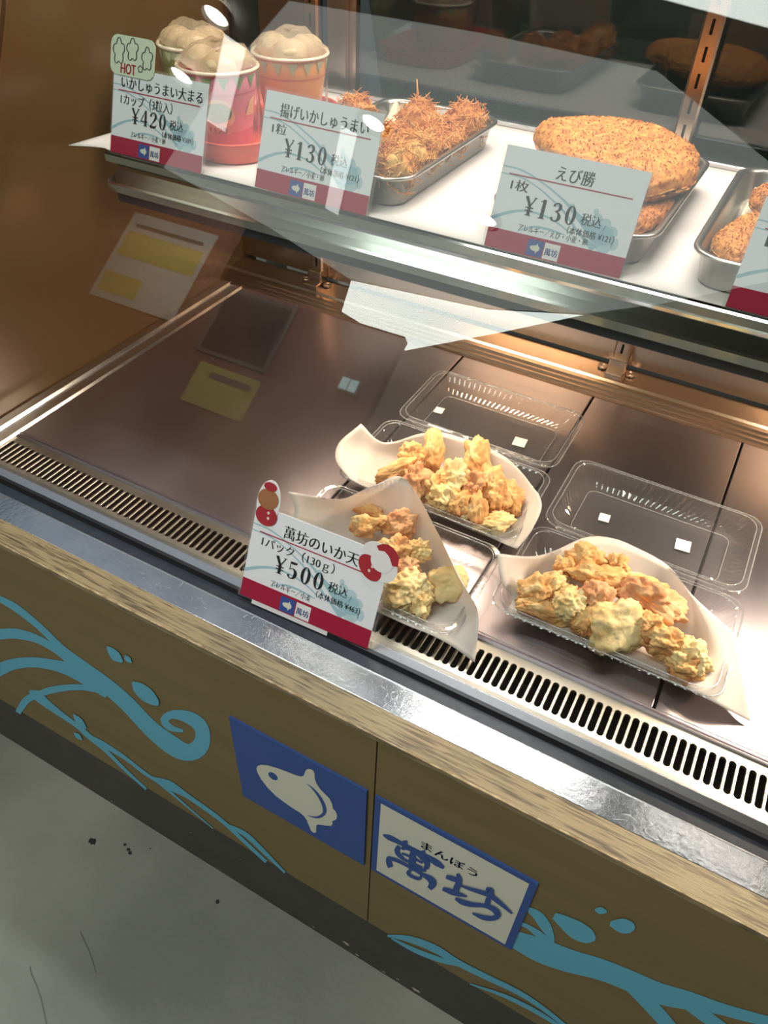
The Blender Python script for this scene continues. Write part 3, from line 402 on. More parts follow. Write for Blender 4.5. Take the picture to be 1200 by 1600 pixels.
def tube(path, r, n=6, taper=None):
    path = [Vector(p) for p in path]
    loops = []
    for i, p in enumerate(path):
        t = (path[min(i + 1, len(path) - 1)] - path[max(i - 1, 0)]).normalized()
        a = t.cross(Vector((0, 0, 1)))
        if a.length < 1e-3:
            a = t.cross(Vector((1, 0, 0)))
        a.normalize()
        b = t.cross(a)
        rr = r if taper is None else r * taper[i]
        loops.append([tuple(p + (a * math.cos(2 * math.pi * k / n) + b * math.sin(2 * math.pi * k / n)) * rr)
                      for k in range(n)])
    return loft(loops, True, True)


def ribbon2d(pts, n=4):
    """(x, y, width) centre line -> 2-D quad strip."""
    C = catmull([Vector(p) for p in pts], n)
    V, F = [], []
    for i, c in enumerate(C):
        t = C[min(i + 1, len(C) - 1)] - C[max(i - 1, 0)]
        t = Vector((t.x, t.y))
        if t.length < 1e-9:
            t = Vector((1, 0))
        t.normalize()
        w = max(c.z, 0.0002) / 2
        V += [(c.x - t.y * w, c.y + t.x * w), (c.x + t.y * w, c.y - t.x * w)]
    for i in range(len(C) - 1):
        F.append((2 * i, 2 * i + 1, 2 * i + 3, 2 * i + 2))
    return V, F


def text2d(body, bold=0.0, thin=0.0, sx=1.0):
    """Lettering as a 2-D mesh one em high; bold widens the upright strokes (Mincho look)."""
    cu = bpy.data.curves.new("lettering", "FONT")
    cu.body = body
    cu.size = 1.0
    cu.offset = -thin
    cu.resolution_u = 3
    o = bpy.data.objects.new("lettering", cu)
    COL.objects.link(o)
    bpy.context.view_layer.update()
    me = o.to_mesh()
    V = [(v.co.x * sx, v.co.y) for v in me.vertices]
    F = [tuple(p.vertices) for p in me.polygons]
    o.to_mesh_clear()
    bpy.data.objects.remove(o)
    bpy.data.curves.remove(cu)
    if bold:
        a = [(x - bold, y) for x, y in V]
        b = [(x + bold, y) for x, y in V]
        V, F = join((a, F), (V, F), (b, F))
    return V, F


def bbox2(V):
    xs = [v[0] for v in V]
    ys = [v[1] for v in V]
    return min(xs), max(xs), min(ys), max(ys)


def place2(geo, cx, cy, w=None, h=None):
    """Scale a 2-D mesh to width w and height h and centre it on (cx, cy)."""
    V, F = geo
    a, b, c, d = bbox2(V)
    sx = w / (b - a) if w else None
    sy = h / (d - c) if h else None
    sx = sx or sy
    sy = sy or sx
    return [((x - (a + b) / 2) * sx + cx, (y - (c + d) / 2) * sy + cy) for x, y in V], F


def ellipse2(cx, cy, rx, ry, n=28, rot=0.0):
    c, s = math.cos(rot), math.sin(rot)
    V = [(cx + rx * math.cos(t) * c - ry * math.sin(t) * s, cy + rx * math.cos(t) * s + ry * math.sin(t) * c)
         for t in [2 * math.pi * k / n for k in range(n)]]
    return V, [tuple(range(n))]


def rect2(x0, x1, y0, y1):
    return [(x0, y0), (x1, y0), (x1, y1), (x0, y1)], [(0, 1, 2, 3)]


def digit2(ch):
    if ch == "0":
        V, F = [], []
        n = 32
        for k in range(n):
            t = 2 * math.pi * k / n
            V += [(0.30 + 0.27 * math.cos(t), 0.5 + 0.5 * math.sin(t)),
                  (0.30 + 0.105 * math.cos(t), 0.5 + 0.455 * math.sin(t))]
        for k in range(n):
            j = (k + 1) % n
            F.append((2 * k, 2 * j, 2 * j + 1, 2 * k + 1))
        return V, F
    R = {
        "1": [[(.30, 1.0, .14), (.30, .5, .15), (.30, 0, .15)], [(.10, .86, .03), (.2, .9, .05), (.27, .98, .07)],
              [(.12, .015, .03), (.3, .015, .03), (.48, .015, .03)]],
        "2": [[(.10, .70, .13), (.10, .83, .08), (.28, .97, .05), (.44, .89, .11), (.48, .74, .14), (.42, .55, .11),
               (.25, .32, .05), (.06, .08, .04)], [(.05, .07, .12), (.3, .06, .13), (.47, .09, .09), (.53, .24, .03)]],
        "3": [[(.10, .78, .12), (.13, .89, .07), (.27, .97, .05), (.41, .88, .12), (.43, .74, .13), (.36, .6, .07),
               (.20, .53, .03)],
              [(.20, .53, .03), (.38, .47, .08), (.47, .28, .15), (.41, .1, .10), (.27, .02, .05), (.12, .08, .07),
               (.09, .2, .13)]],
        "4": [[(.41, 1, .10), (.41, .5, .13), (.41, 0, .13)], [(.38, .98, .035), (.2, .64, .04), (.03, .30, .04)],
              [(.01, .285, .06), (.3, .285, .06), (.58, .285, .06)], [(.26, .015, .03), (.4, .015, .03), (.56, .015, .03)]],
        "5": [[(.12, .95, .03), (.12, .7, .03), (.12, .5, .04)], [(.1, .92, .10), (.28, .92, .12), (.48, .95, .09)],
              [(.12, .52, .03), (.28, .60, .05), (.43, .5, .12), (.47, .3, .15), (.40, .1, .10), (.26, .02, .05),
               (.12, .08, .07), (.09, .2, .13)]],
        "Y": [[(.06, .97, .13), (.18, .75, .12), (.30, .5, .11)], [(.54, .97, .05), (.42, .73, .05), (.30, .5, .05)],
              [(.30, .52, .13), (.30, .25, .13), (.30, 0, .13)], [(.08, .42, .05), (.3, .42, .05), (.52, .42, .05)],
              [(.08, .26, .05), (.3, .26, .05), (.52, .26, .05)], [(.14, .015, .03), (.3, .015, .03), (.46, .015, .03)],
              [(-.02, .985, .03), (.07, .985, .03), (.17, .985, .03)], [(.44, .985, .03), (.52, .985, .03), (.62, .985, .03)]],
    }
    return join(*[ribbon2d([(a, b, c * (1.25 if c > 0.06 else 1.15)) for a, b, c in r], 4) for r in R[ch]])


def price2(s, gap=0.74):
    G = []
    for i, ch in enumerate(s):
        V, F = digit2(ch)
        G.append(([(x + i * gap, y) for x, y in V], F))
    return join(*G)


def grid_surface(net, n):
    """Catmull-Rom surface through a control net (rows of 3-D points)."""
    rows = [catmull(r, n) for r in net]
    cols = list(zip(*rows))
    full = [catmull(c, n) for c in cols]
    nu, nv = len(full), len(full[0])
    V = [tuple(p) for c in full for p in c]
    F = [(i * nv + j, (i + 1) * nv + j, (i + 1) * nv + j + 1, i * nv + j + 1)
         for i in range(nu - 1) for j in range(nv - 1)]
    return V, F, nu, nv


def thicken(V, F, nu, nv, t, up=Vector((0, 0, 1))):
    """Give a grid sheet a real thickness t."""
    k = len(V)
    top = [(v[0], v[1], v[2] + t) for v in V]
    F2 = [tuple(i + k for i in q) for q in F] + [tuple(reversed(q)) for q in F]
    rim = [i * nv for i in range(nu)] + [(nu - 1) * nv + j for j in range(1, nv)] + \
          [i * nv + nv - 1 for i in range(nu - 2, -1, -1)] + [j for j in range(nv - 2, 0, -1)]
    for a, b in zip(rim, rim[1:] + rim[:1]):
        F2.append((a, b, b + k, a + k))
    return list(V) + top, F2


def lump(c, axes, radii, seed, amp=0.28, freq=1.6, sub=4, floor=None, power=2.0):
    """Bumpy fried lump: an icosphere pushed about by noise, its axes given as vectors."""
    bm = bmesh.new()
    bmesh.ops.create_icosphere(bm, subdivisions=sub, radius=1)
    off = Vector((seed * 7.13, seed * 3.7, seed * 1.9))
    c = Vector(c)
    for v in bm.verts:
        d = v.co.normalized()
        q = d * freq + off
        n1 = noise.noise(q)
        n2 = noise.noise(q * 2.7)
        n3 = noise.noise(q * 6.5)
        n4 = noise.noise(q * 15.0)
        k = 1 + amp * n1 * 1.5 + amp * 0.62 * n2 + amp * 0.30 * n3 + amp * 0.17 * n4
        if power != 2.0:
            m = (abs(d.x) ** power + abs(d.y) ** power + abs(d.z) ** power) ** (-1 / power)
            k *= m
        p = d * k
        w = c + axes[0] * (p.x * radii[0]) + axes[1] * (p.y * radii[1]) + axes[2] * (p.z * radii[2])
        if floor is not None and w.z < floor:
            w.z = floor + (w.z - floor) * 0.02
        v.co = w
    return from_bm(bm)

# ---------------------------------------------------------------- material set
mat("concrete", srgb(120, 121, 111), 0.5, color2=srgb(156, 156, 144), noise_scale=3.4, bump=0.25, bump_scale=90, detail=12, rough2=0.65)
mat("floor_stain", srgb(38, 38, 36), 0.8)
mat("floor_crack", srgb(112, 112, 103), 0.8)
mat("plaster_wall", srgb(120, 100, 84), 0.8, color2=srgb(128, 108, 92), noise_scale=3)
mat("kitchen_wall", srgb(78, 84, 80), 0.6, color2=srgb(86, 92, 88), noise_scale=2)
mat("ceiling_board", srgb(150, 150, 142), 0.9, color2=srgb(158, 158, 150), noise_scale=4)
mat("olive_panel", srgb(124, 106, 67), 0.55, color2=srgb(131, 113, 72), noise_scale=14, bump=0.12, bump_scale=120,
    stretch=(0.35, 1, 3))
mat("wave_blue", srgb(102, 184, 212), 0.6)
mat("logo_blue", srgb(56, 88, 158), 0.55)
mat("logo_white", srgb(226, 226, 208), 0.6)
mat("worn_edge", srgb(196, 176, 140), 0.8, color2=srgb(140, 118, 80), noise_scale=120)
mat("kick_grey", srgb(66, 64, 60), 0.6, color2=srgb(74, 72, 67), noise_scale=25)
mat("scuff_white", srgb(190, 186, 172), 0.9)
mat("steel", (0.62, 0.62, 0.63), 0.24, 1.0, bump=0.05, bump_scale=60, stretch=(2, 60, 60))
mat("steel_ledge", (0.50, 0.54, 0.59), 0.12, 1.0, color2=(0.60, 0.63, 0.67), noise_scale=30, stretch=(1, 1, 1),
    bump=0.06, bump_scale=300, rough2=0.20)
mat("steel_deck", (0.45, 0.41, 0.455), 0.23, 1.0, color2=(0.50, 0.45, 0.48), noise_scale=3.5,
    stretch=(3, 1, 1), rough2=0.38)
mat("steel_mirror", (0.60, 0.61, 0.58), 0.09, 1.0)
mat("steel_lamp_tint", (0.60, 0.47, 0.37), 0.24, 1.0, bump=0.04, bump_scale=60, stretch=(2, 60, 60))  # stainless steel with the warm lamps' copper glow put into its base colour
mat("steel_grille", (0.38, 0.355, 0.31), 0.34, 1.0, color2=(0.42, 0.385, 0.33), noise_scale=40)
mat("steel_stile", (0.40, 0.33, 0.30), 0.30, 1.0, bump=0.03, bump_scale=60, stretch=(60, 60, 2))
mat("steel_tray", (0.50, 0.46, 0.41), 0.30, 1.0)
mat("scratch", (0.85, 0.87, 0.9), 0.35, 1.0)
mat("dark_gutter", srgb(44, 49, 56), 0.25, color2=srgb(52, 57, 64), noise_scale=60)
mat("dark_void", srgb(20, 15, 13), 0.6)
mat("gasket", srgb(30, 30, 34), 0.4)
mat("brown_laminate", srgb(112, 86, 54), 0.22, color2=srgb(120, 92, 58), noise_scale=2, spec=0.6)
mat("shelf_underside", (0.45, 0.42, 0.38), 0.3, 1.0)
mat("white_paper", srgb(228, 216, 209), 0.75, color2=srgb(231, 219, 213), noise_scale=3)
mat("parchment", srgb(232, 214, 184), 0.7)
mat("napkin", srgb(243, 234, 228), 0.7, transl=0.35, bump=0.15, bump_scale=140)
mat("lamp_housing", (0.55, 0.52, 0.48), 0.4, 1.0)
emitter("lamp_cool", (1.0, 0.97, 0.93), 22.0)
emitter("lamp_dim", (1.0, 0.86, 0.70), 2.2)
emitter("lamp_warm", (1.0, 0.74, 0.46), 20.0)
clear("front_glass", 1.52, (0.97, 0.985, 0.975))
clear("door_glass", 1.6, (0.55, 0.60, 0.59), boost=0.02)
clear("pack_plastic", 1.58, (0.965, 0.965, 0.97), rough=0.07, bump=0.12, bump_scale=90, haze=0.025, boost=0.045)
clear("pack_rim", 1.58, (0.80, 0.80, 0.82), rough=0.08, haze=0.16, boost=0.14)
clear("film_wrap", 1.45, (1, 1, 1), rough=0.06, bump=0.9, bump_scale=70, haze=0.03)
clear("film_dome", 1.45, (1, 0.97, 0.93), rough=0.14, bump=1.0, bump_scale=420, haze=0.28, haze_col=srgb(226, 200, 164))
clear("card_sleeve", 1.45, (0.97, 0.97, 0.96), rough=0.05, haze=0.05)

# woodgrain of the panel's top edge: streaks along x
wm = mat("wood_edge", srgb(158, 134, 92), 0.42, bump=0.18, bump_scale=70, stretch=(1.2, 26, 26))
_nt = wm.node_tree
_tc = _nt.nodes.new("ShaderNodeTexCoord")
_mp = _nt.nodes.new("ShaderNodeMapping")
_mp.inputs["Scale"].default_value = (9, 170, 170)
_mp.inputs["Rotation"].default_value = (0, 0, 0.012)
_nz = _nt.nodes.new("ShaderNodeTexNoise")
_nz.inputs["Scale"].default_value = 3.2
_nz.inputs["Detail"].default_value = 4
_nz.inputs["Distortion"].default_value = 0.6
_rp = _nt.nodes.new("ShaderNodeValToRGB")
_rp.color_ramp.elements[0].position = 0.36
_rp.color_ramp.elements[0].color = (*srgb(98, 84, 62), 1)
_rp.color_ramp.elements[1].position = 0.54
_rp.color_ramp.elements[1].color = (*srgb(158, 140, 105), 1)
_nt.links.new(_tc.outputs["Object"], _mp.inputs[0])
_nt.links.new(_mp.outputs[0], _nz.inputs["Vector"])
_nt.links.new(_nz.outputs["Fac"], _rp.inputs[0])
_nt.links.new(_rp.outputs[0], _nt.nodes["Principled BSDF"].inputs["Base Color"])

# ---------------------------------------------------------------- the room
RX0, RX1, RY0, RY1, RZ1 = -9.5, 5.5, -7.5, 4.2, 3.92
FZ = -Z0
fl = obj("floor", box(RX0, RX1, RY0, RY1, FZ - 0.1, FZ), "concrete", kind="structure")
obj("wall_back", box(RX0, RX1, RY0 - 0.15, RY0, FZ, RZ1), "plaster_wall", kind="structure")
obj("wall_front", box(RX0, RX1, RY1, RY1 + 0.15, FZ, RZ1), "kitchen_wall", kind="structure")
obj("wall_left", box(RX0 - 0.15, RX0, RY0, RY1, FZ, RZ1), "plaster_wall", kind="structure")
obj("wall_right", box(RX1, RX1 + 0.15, RY0, RY1, FZ, RZ1), "plaster_wall", kind="structure")
ce = obj("ceiling", box(RX0, RX1, RY0, RY1, RZ1, RZ1 + 0.1), "ceiling_board", kind="structure")


def on_floor(pts2):
    return [(x, y, FZ + 0.0012) for x, y in pts2[0]], pts2[1]


rnd = random.Random(5)


def splat(cx, cy, r, seed):
    rr = random.Random(seed)
    n = 14
    V = [(cx + r * (0.55 + 0.6 * rr.random()) * math.cos(2 * math.pi * k / n),
          cy + r * 0.8 * (0.55 + 0.6 * rr.random()) * math.sin(2 * math.pi * k / n)) for k in range(n)]
    return V, [tuple(range(n))]

# floor marks
for k, (x, y, r) in enumerate(FLOOR_SPOTS):
    obj("floor_stain", on_floor(splat(x, y, r, k + 3)), "floor_stain", parent=fl)
for k, ln in enumerate(FLOOR_CRACKS):
    obj("floor_crack", on_floor(ribbon2d([(x, y, 0.0022) for x, y in ln], 3)), "floor_crack", parent=fl)

# ---------------------------------------------------------------- the showcase
CX0, CX1 = -2.40, 0.86        # outer ends of the case
YP = 0.5385                    # face of the front panel
case = thing("display_case", ((CX0 + CX1) / 2, 1.1, FZ),
             "heated glass food showcase with olive front panel and blue wave graphics", "showcase")


def on_panel(geo2, lift):
    return [(p[0], YP - lift - (p[2] if len(p) > 2 else 0), p[1]) for p in geo2[0]], geo2[1]


def lifted(strips):
    """Brush strokes laid one over the other, each a hair prouder than the last."""
    G = []
    for k, r in enumerate(strips):
        V, F = strip(r)
        G.append(([(x, z, 0.00012 * k) for x, z in V], F))
    return join(*G)


def strip(rows):
    V, F = [], []
    for a, b, c, d in rows:
        V += [(a, b), (c, d)]
    for i in range(len(rows) - 1):
        F.append((2 * i, 2 * i + 1, 2 * i + 3, 2 * i + 2))
    return V, F


SEAM = -0.2665
PT, PB = 0.0, -0.722           # panel top and bottom
p_left = obj("front_panel", box(CX0, SEAM - 0.0012, YP, YP + 0.035, PB, PT - 0.001), "olive_panel", case)
p_right = obj("front_panel", box(SEAM + 0.0012, CX1, YP, YP + 0.035, PB, PT - 0.001), "olive_panel", case)
obj("carcass", box(CX0 + 0.002, CX1 - 0.002, YP + 0.036, 1.70, FZ + 0.02, -0.075), "kick_grey", case)
kick = obj("kick_board", box(CX0, CX1, YP + 0.004, YP + 0.03, FZ, PB), "kick_grey", case)
for k, (x, z, r) in enumerate(KICK_SCUFFS):
    V, F = splat(x, z, r, k + 40)
    obj("scuff", ([(a, YP + 0.0034, b) for a, b in V], F), "scuff_white", kick)
obj("wave_graphic", on_panel(lifted(WAVES_LEFT), 0.0008), "wave_blue", p_left,
    label="light blue brushed wave graphic")
obj("wave_graphic", on_panel(lifted(WAVES_RIGHT), 0.0008), "wave_blue", p_right,
    label="light blue brushed wave graphic")
# logo plates
def slab_xz(pts, y0, y1):
    n = len(pts)
    V = [(x, y0, z) for x, z in pts] + [(x, y1, z) for x, z in pts]
    F = [tuple(range(n)), tuple(range(2 * n - 1, n - 1, -1))] + [(i, n + i, n + (i + 1) % n, (i + 1) % n) for i in range(n)]
    return V, F


pa = obj("logo_plate", slab_xz([(-0.5535, -0.1694), (-0.2785, -0.1694), (-0.2785, -0.4508), (-0.5535, -0.4508)],
                               YP - 0.004, YP), "logo_blue", case, label="blue square plate with white fish emblem")


def tri_fill(outline, holes=()):
    bm = bmesh.new()
    edges = []
    for lp in [outline] + list(holes):
        vs = [bm.verts.new((x, 0, z)) for x, z in lp]
        edges += [bm.edges.new((vs[i], vs[(i + 1) % len(vs)])) for i in range(len(vs))]
    bmesh.ops.triangle_fill(bm, edges=edges, use_beauty=True)
    V, F = from_bm(bm)
    return [(x, z) for x, y, z in V], F


obj("fish_emblem", on_panel(tri_fill(FISH, [FISH_EYE]), 0.0046), "logo_white", pa, label="white sunfish emblem")
obj("gill_line", on_panel(strip(FISH_CRESCENT), 0.0050), "logo_blue", pa)
pb = obj("logo_plate", slab_xz([(-0.2633, -0.1697), (0.0141, -0.1697), (0.0141, -0.4490), (-0.2633, -0.4490)],
                               YP - 0.004, YP), "logo_blue", case, label="blue edged white plate with shop name")
obj("white_field", on_panel(rect2(-0.2518, 0.002, -0.4375, -0.1810), 0.0044), "logo_white", pb)
obj("name_lettering", on_panel(lifted(SIGN_KANJI), 0.0050), "logo_blue", pb,
    label="blue brush lettering")
kana = place2(text2d("まんぼう", bold=0.02), -0.1245, -0.2405, w=0.100, h=0.026)
obj("reading_lettering", on_panel(kana, 0.0050), "logo_blue", pb)

# top edge: wood strip, worn arris, steel ledge, gutter
Y1, Y2, Y3, Y4 = 0.5835, 0.6335, 0.6645, 0.6835
tw = obj("wood_top_edge", box(CX0, CX1, YP - 0.0005, Y1, -0.012, 0.0), "wood_edge", case)
rw = random.Random(2)
V, F = [], []
n = 260
for i in range(n + 1):
    x = CX0 + (CX1 - CX0) * i / n
    w = 0.0012 + 0.0026 * max(0, noise.noise(Vector((x * 14, 0.3, 0)))) + 0.0016 * rw.random()
    V += [(x, YP - 0.0009, -0.0006 - w * 0.5), (x, YP - 0.0009, 0.0004), (x, YP - 0.0009 + w, 0.0004)]
    if i:
        a = 3 * (i - 1)
        F += [(a, a + 3, a + 4, a + 1), (a + 1, a + 4, a + 5, a + 2)]
obj("worn_arris", (V, F), "worn_edge", tw)
ld = obj("steel_ledge", box(CX0, CX1, Y1, Y2, -0.02, 0.0005, 0.0008), "steel_ledge", case)
obj("ledge_edge", box(CX0, CX1, Y2 - 0.0012, Y2 + 0.0004, -0.004, 0.0014), "steel", ld)
G = []
for k in range(70):
    x = rw.uniform(-0.95, 0.30)
    y = rw.uniform(Y1 + 0.004, Y2 - 0.004)
    a = rw.uniform(-0.5, 0.5) + (math.pi / 2 if rw.random() < 0.3 else 0)
    l = rw.uniform(0.004, 0.018)
    V2, F2 = ribbon2d([(x, y, 0.0002), (x + l * .5 * math.cos(a), y + l * .5 * math.sin(a), 0.0003),
                       (x + l * math.cos(a), min(max(y + l * math.sin(a), Y1 + .002), Y2 - .002), 0.0002)], 2)
    G.append(([(p, q, 0.0009) for p, q in V2], F2))
sc = obj("scratches", join(*G), "scratch", ld, kind="stuff")
obj("gutter", box(CX0, CX1, Y2, 0.70, -0.04, -0.006), "dark_gutter", case)
obj("gasket_strip", prism_x([(Y3 - 0.006, -0.006), (Y3 + 0.004, -0.006), (Y3 + 0.004, 0.004), (Y3 - 0.002, 0.003)], CX0, CX1),
    "gasket", case)
# grille lip
obj("grille_lip", prism_x([(Y3, -0.004), (Y3 + 0.001, 0.002), (Y4 - 0.002, 0.0065), (Y4, 0.0065), (Y4 + 0.004, 0.001),
                           (Y4 + 0.004, -0.006), (Y3, -0.006)], CX0, CX1), "steel", case)

# vent grille: a plate with real slots
GX0, GX1 = -1.2605, 0.7415
pitch = 0.01405
ns = int((GX1 - GX0) / pitch)
pitch = (GX1 - GX0) / ns
gy0, gy1 = Y4 + 0.004, 0.7765
sy0, sy1, sr = 0.7030, 0.7605, 0.0054
V, F = [], []
NS = 20
for k in range(ns):
    xa = GX0 + k * pitch
    xb = xa + pitch
    xm = (xa + xb) / 2
    st, ou = [], []
    for i in range(NS):
        if i < NS // 2:
            t = -math.pi + math.pi * i / (NS // 2 - 1)
            c = (xm, sy0 + sr)
        else:
            t = math.pi * (i - NS // 2) / (NS // 2 - 1)
            c = (xm, sy1 - sr)
        dx, dy = math.cos(t), math.sin(t)
        st.append((c[0] + sr * dx, c[1] + sr * dy))
        if abs(dy) < 1e-6:
            ou.append((xa if dx < 0 else xb, c[1]))
        elif abs(dx) > 0.9:
            ou.append((xa if dx < 0 else xb, gy0 if dy < 0 else gy1))
        else:
            ou.append((xm + (pitch / 2) * max(-1, min(1, dx / 0.9)), gy0 if dy < 0 else gy1))
    b = len(V)
    V += [(x, y, 0.0012) for x, y in ou] + [(x, y, 0.0012) for x, y in st]
    st2 = [(xm + (x - xm) * 0.86, sy0 + (y - sy0) * 0.985 + 0.0004) for x, y in st]
    V += [(x, y, 0.0004) for x, y in st2] + [(x, y, -0.0045) for x, y in st2]
    for i in range(NS):
        j = (i + 1) % NS
        for L in range(3):
            F.append((b + L * NS + i, b + L * NS + j, b + (L + 1) * NS + j, b + (L + 1) * NS + i))
obj("vent_grille", (V, F), "steel_grille", case)
# solid rims of the grille plate in front of and behind the slots
obj("vent_chamber", join(box(GX0, GX1, 0.690, 0.775, -0.06, -0.055), box(GX0, GX1, 0.688, 0.690, -0.06, -0.005),
                         box(GX0, GX1, 0.774, 0.776, -0.06, -0.005)), "dark_void", case)
obj("grille_rear_rail", prism_x([(0.7758, -0.004), (0.7758, 0.0045), (0.7785, 0.0055), (0.7805, 0.0025), (0.7835, 0.0025),
                                 (0.7845, 0.006), (0.7865, 0.006), (0.7865, -0.004)], GX0, GX1), "steel_deck", case)

# deck plates
tiles = [-1.2605, -0.593, -0.2597, 0.0745, 0.408, 0.7415]
for a, b in zip(tiles, tiles[1:]):
    obj("deck_plate", box(a + 0.0022, b - 0.0022, 0.787, 1.556, -0.02, 0.006, 0.0018, 2), "steel_deck", case)
obj("deck_bed", box(GX0, GX1, 0.780, 1.66, -0.06, -0.014), "dark_void", case)

# side rails at both ends
for s, xe in ((1, -1.2605), (-1, 0.7415)):
    pr = [(xe, -0.02), (xe, 0.004), (xe - s * 0.004, 0.009), (xe - s * 0.010, 0.004), (xe - s * 0.040, 0.004),
          (xe - s * 0.044, 0.010), (xe - s * 0.066, 0.010), (xe - s * 0.070, 0.0), (xe - s * 0.070, -0.02)]
    if s < 0:
        pr = pr[::-1]
    obj("side_rail", prism_y(pr, 0.69, 1.60), "steel", case)

# end panels
ex0, ex1 = -1.331, 0.812
for xe in (ex0, ex1):
    a, b = (xe - 0.03, xe) if xe < 0 else (xe, xe + 0.03)
    n = [(0.69, 0.0), (1.72, 0.0), (1.72, 1.55), (1.50, 1.55)]
    V = [(a, y, z) for y, z in n] + [(b, y, z) for y, z in n]
    F = [(3, 2, 1, 0), (4, 5, 6, 7)] + [(i, (i + 1) % 4, 4 + (i + 1) % 4, 4 + i) for i in range(4)]
    obj("end_panel", (V, F), "brown_laminate", case)

# rear sill with its steps
sill = [(1.556, -0.02), (1.556, 0.007), (1.566, 0.009), (1.568, 0.014), (1.576, 0.015), (1.578, 0.020), (1.586, 0.021),
        (1.588, 0.026), (1.60, 0.027), (1.604, 0.032), (1.664, 0.040), (1.664, -0.02)]
obj("rear_sill", prism_x(sill, ex0, ex1), "steel_lamp_tint", case)
obj("rear_fascia", box(ex0, ex1, 1.664, 1.70, 0.047, 0.20, 0.001), "steel_lamp_tint", case)
obj("fascia_bead", box(ex0, -0.262, 1.660, 1.668, 0.115, 0.122, 0.001), "steel", case)

# uprights with slots and their foot clips
UPX = [-1.070, -0.2385, 0.594]
for ux in UPX:
    pr = []
    V, F = [], []
    hw, yb, yf = 0.0180, 1.664, 1.640
    z = 0.075
    ztop = 1.52
    cells = []
    zz = z
    while zz + 0.0425 < ztop:
        cells.append((zz, zz + 0.0425))
        zz += 0.0425
    sw = 0.0026
    for (za, zb) in cells:
        zs0, zs1 = za + 0.0092, zb - 0.0092
        xs = [-hw + 0.004, -sw, sw, hw - 0.004]
        zl = [za, zs0, zs1, zb]
        b = len(V)
        for q in zl:
            for x in xs:
                V.append((ux + x, yf, q))
        for i in range(3):
            for j in range(3):
                if not (i == 1 and j == 1):
                    F.append((b + 4 * i + j, b + 4 * i + j + 1, b + 4 * i + j + 5, b + 4 * i + j + 4))
    ze = cells[-1][1]
    b = len(V)
    V += [(ux + x, y, q) for q in (z, ze) for x, y in ((-hw + .004, yf), (-hw, yf + .004), (-hw, yb), (hw - .004, yf), (hw, yf + .004), (hw, yb))]
    for i in (0, 1):
        F.append((b + i, b + i + 1, b + i + 7, b + i + 6))
        F.append((b + i + 4, b + i + 3, b + i + 9, b + i + 10))
    up = obj("upright", (V, F), "steel_lamp_tint", case)
    obj("upright_core", box(ux - hw + .003, ux + hw - .003, yf + 0.006, yf + 0.008, z, ze), "dark_void", up)
    cl = obj("foot_clip", join(box(ux - 0.021, ux + 0.021, 1.626, 1.662, 0.0405, 0.075, 0.004, 2),
                               box(ux - 0.021, ux + 0.021, 1.604, 1.630, 0.032, 0.046, 0.003, 2)), "steel_lamp_tint", case)
    for s in (-1, 1):
        obj("screw_boss", lathe(ux + s * 0.033, 1.640, [(0.012, 0.0375), (0.012, 0.041), (0.008, 0.043), (0.004, 0.041)], 20, True, True),
            "steel_lamp_tint", cl)

# stile beside the left upright
obj("rear_stile", join(box(-1.225, -1.098, 1.6655, 1.671, 0.21, 1.52), box(-1.042, -0.990, 1.6655, 1.671, 0.21, 1.52), box(-1.003, -0.990, 1.655, 1.6655, 0.21, 1.52)), "steel_stile", case)

# rear sliding doors: glass in slim frames
for i, (a, b) in enumerate(((ex0, -0.985), (-0.985, -0.2385), (-0.2385, 0.45), (0.45, ex1))):
    d = obj("rear_door", join(box(a, a + 0.012, 1.672, 1.690, 0.20, 1.52), box(b - 0.012, b, 1.672, 1.690, 0.20, 1.52),
                              box(a + .012, b - .012, 1.672, 1.690, 0.20, 0.215), box(a + .012, b - .012, 1.672, 1.690, 1.505, 1.52)), "steel_lamp_tint", case)
    obj("door_pane", box(a + 0.012, b - 0.012, 1.678, 1.684, 0.215, 1.505), "door_glass", d)

# canopy with its lamp bars
cn = obj("canopy", join(box(ex0 - 0.05, ex1 + 0.05, 1.50, 1.75, 1.55, 1.60, 0.004), box(ex0, ex1, 1.64, 1.70, 1.52, 1.55)), "steel", case)
for a, b in ((-1.25, -0.85), (-0.63, 0.05), (0.27, 0.72)):
    hs = obj("lamp_housing", box(a - 0.02, b + 0.02, 1.500, 1.61, 1.52, 1.55, 0.003), "lamp_housing", case)
    obj("lamp_tube", box(a, b, 1.508, 1.60, 1.503, 1.52, 0.004, 2), "lamp_cool" if -0.6 < a < 0 else "lamp_dim", hs)

# the slanted front glass
TILT = math.radians(28)
gn = Vector((0, -math.cos(TILT), math.sin(TILT)))
gu = Vector((0, math.sin(TILT), math.cos(TILT)))
g0 = Vector((0, 0.6865, 0.0015))
gl_len = 1.715
V = []
for x in (ex0 + 0.004, ex1 - 0.004):
    for t in (0, 0.0075):
        for l in (0, gl_len):
            p = g0 + gu * l - gn * t
            V.append((x, p.y, p.z))
F = [(0, 1, 5, 4), (2, 6, 7, 3), (0, 2, 3, 1), (4, 5, 7, 6), (0, 4, 6, 2), (1, 3, 7, 5)]
obj("front_glass", (V, F), "front_glass", case, label="slanted clear front glass")

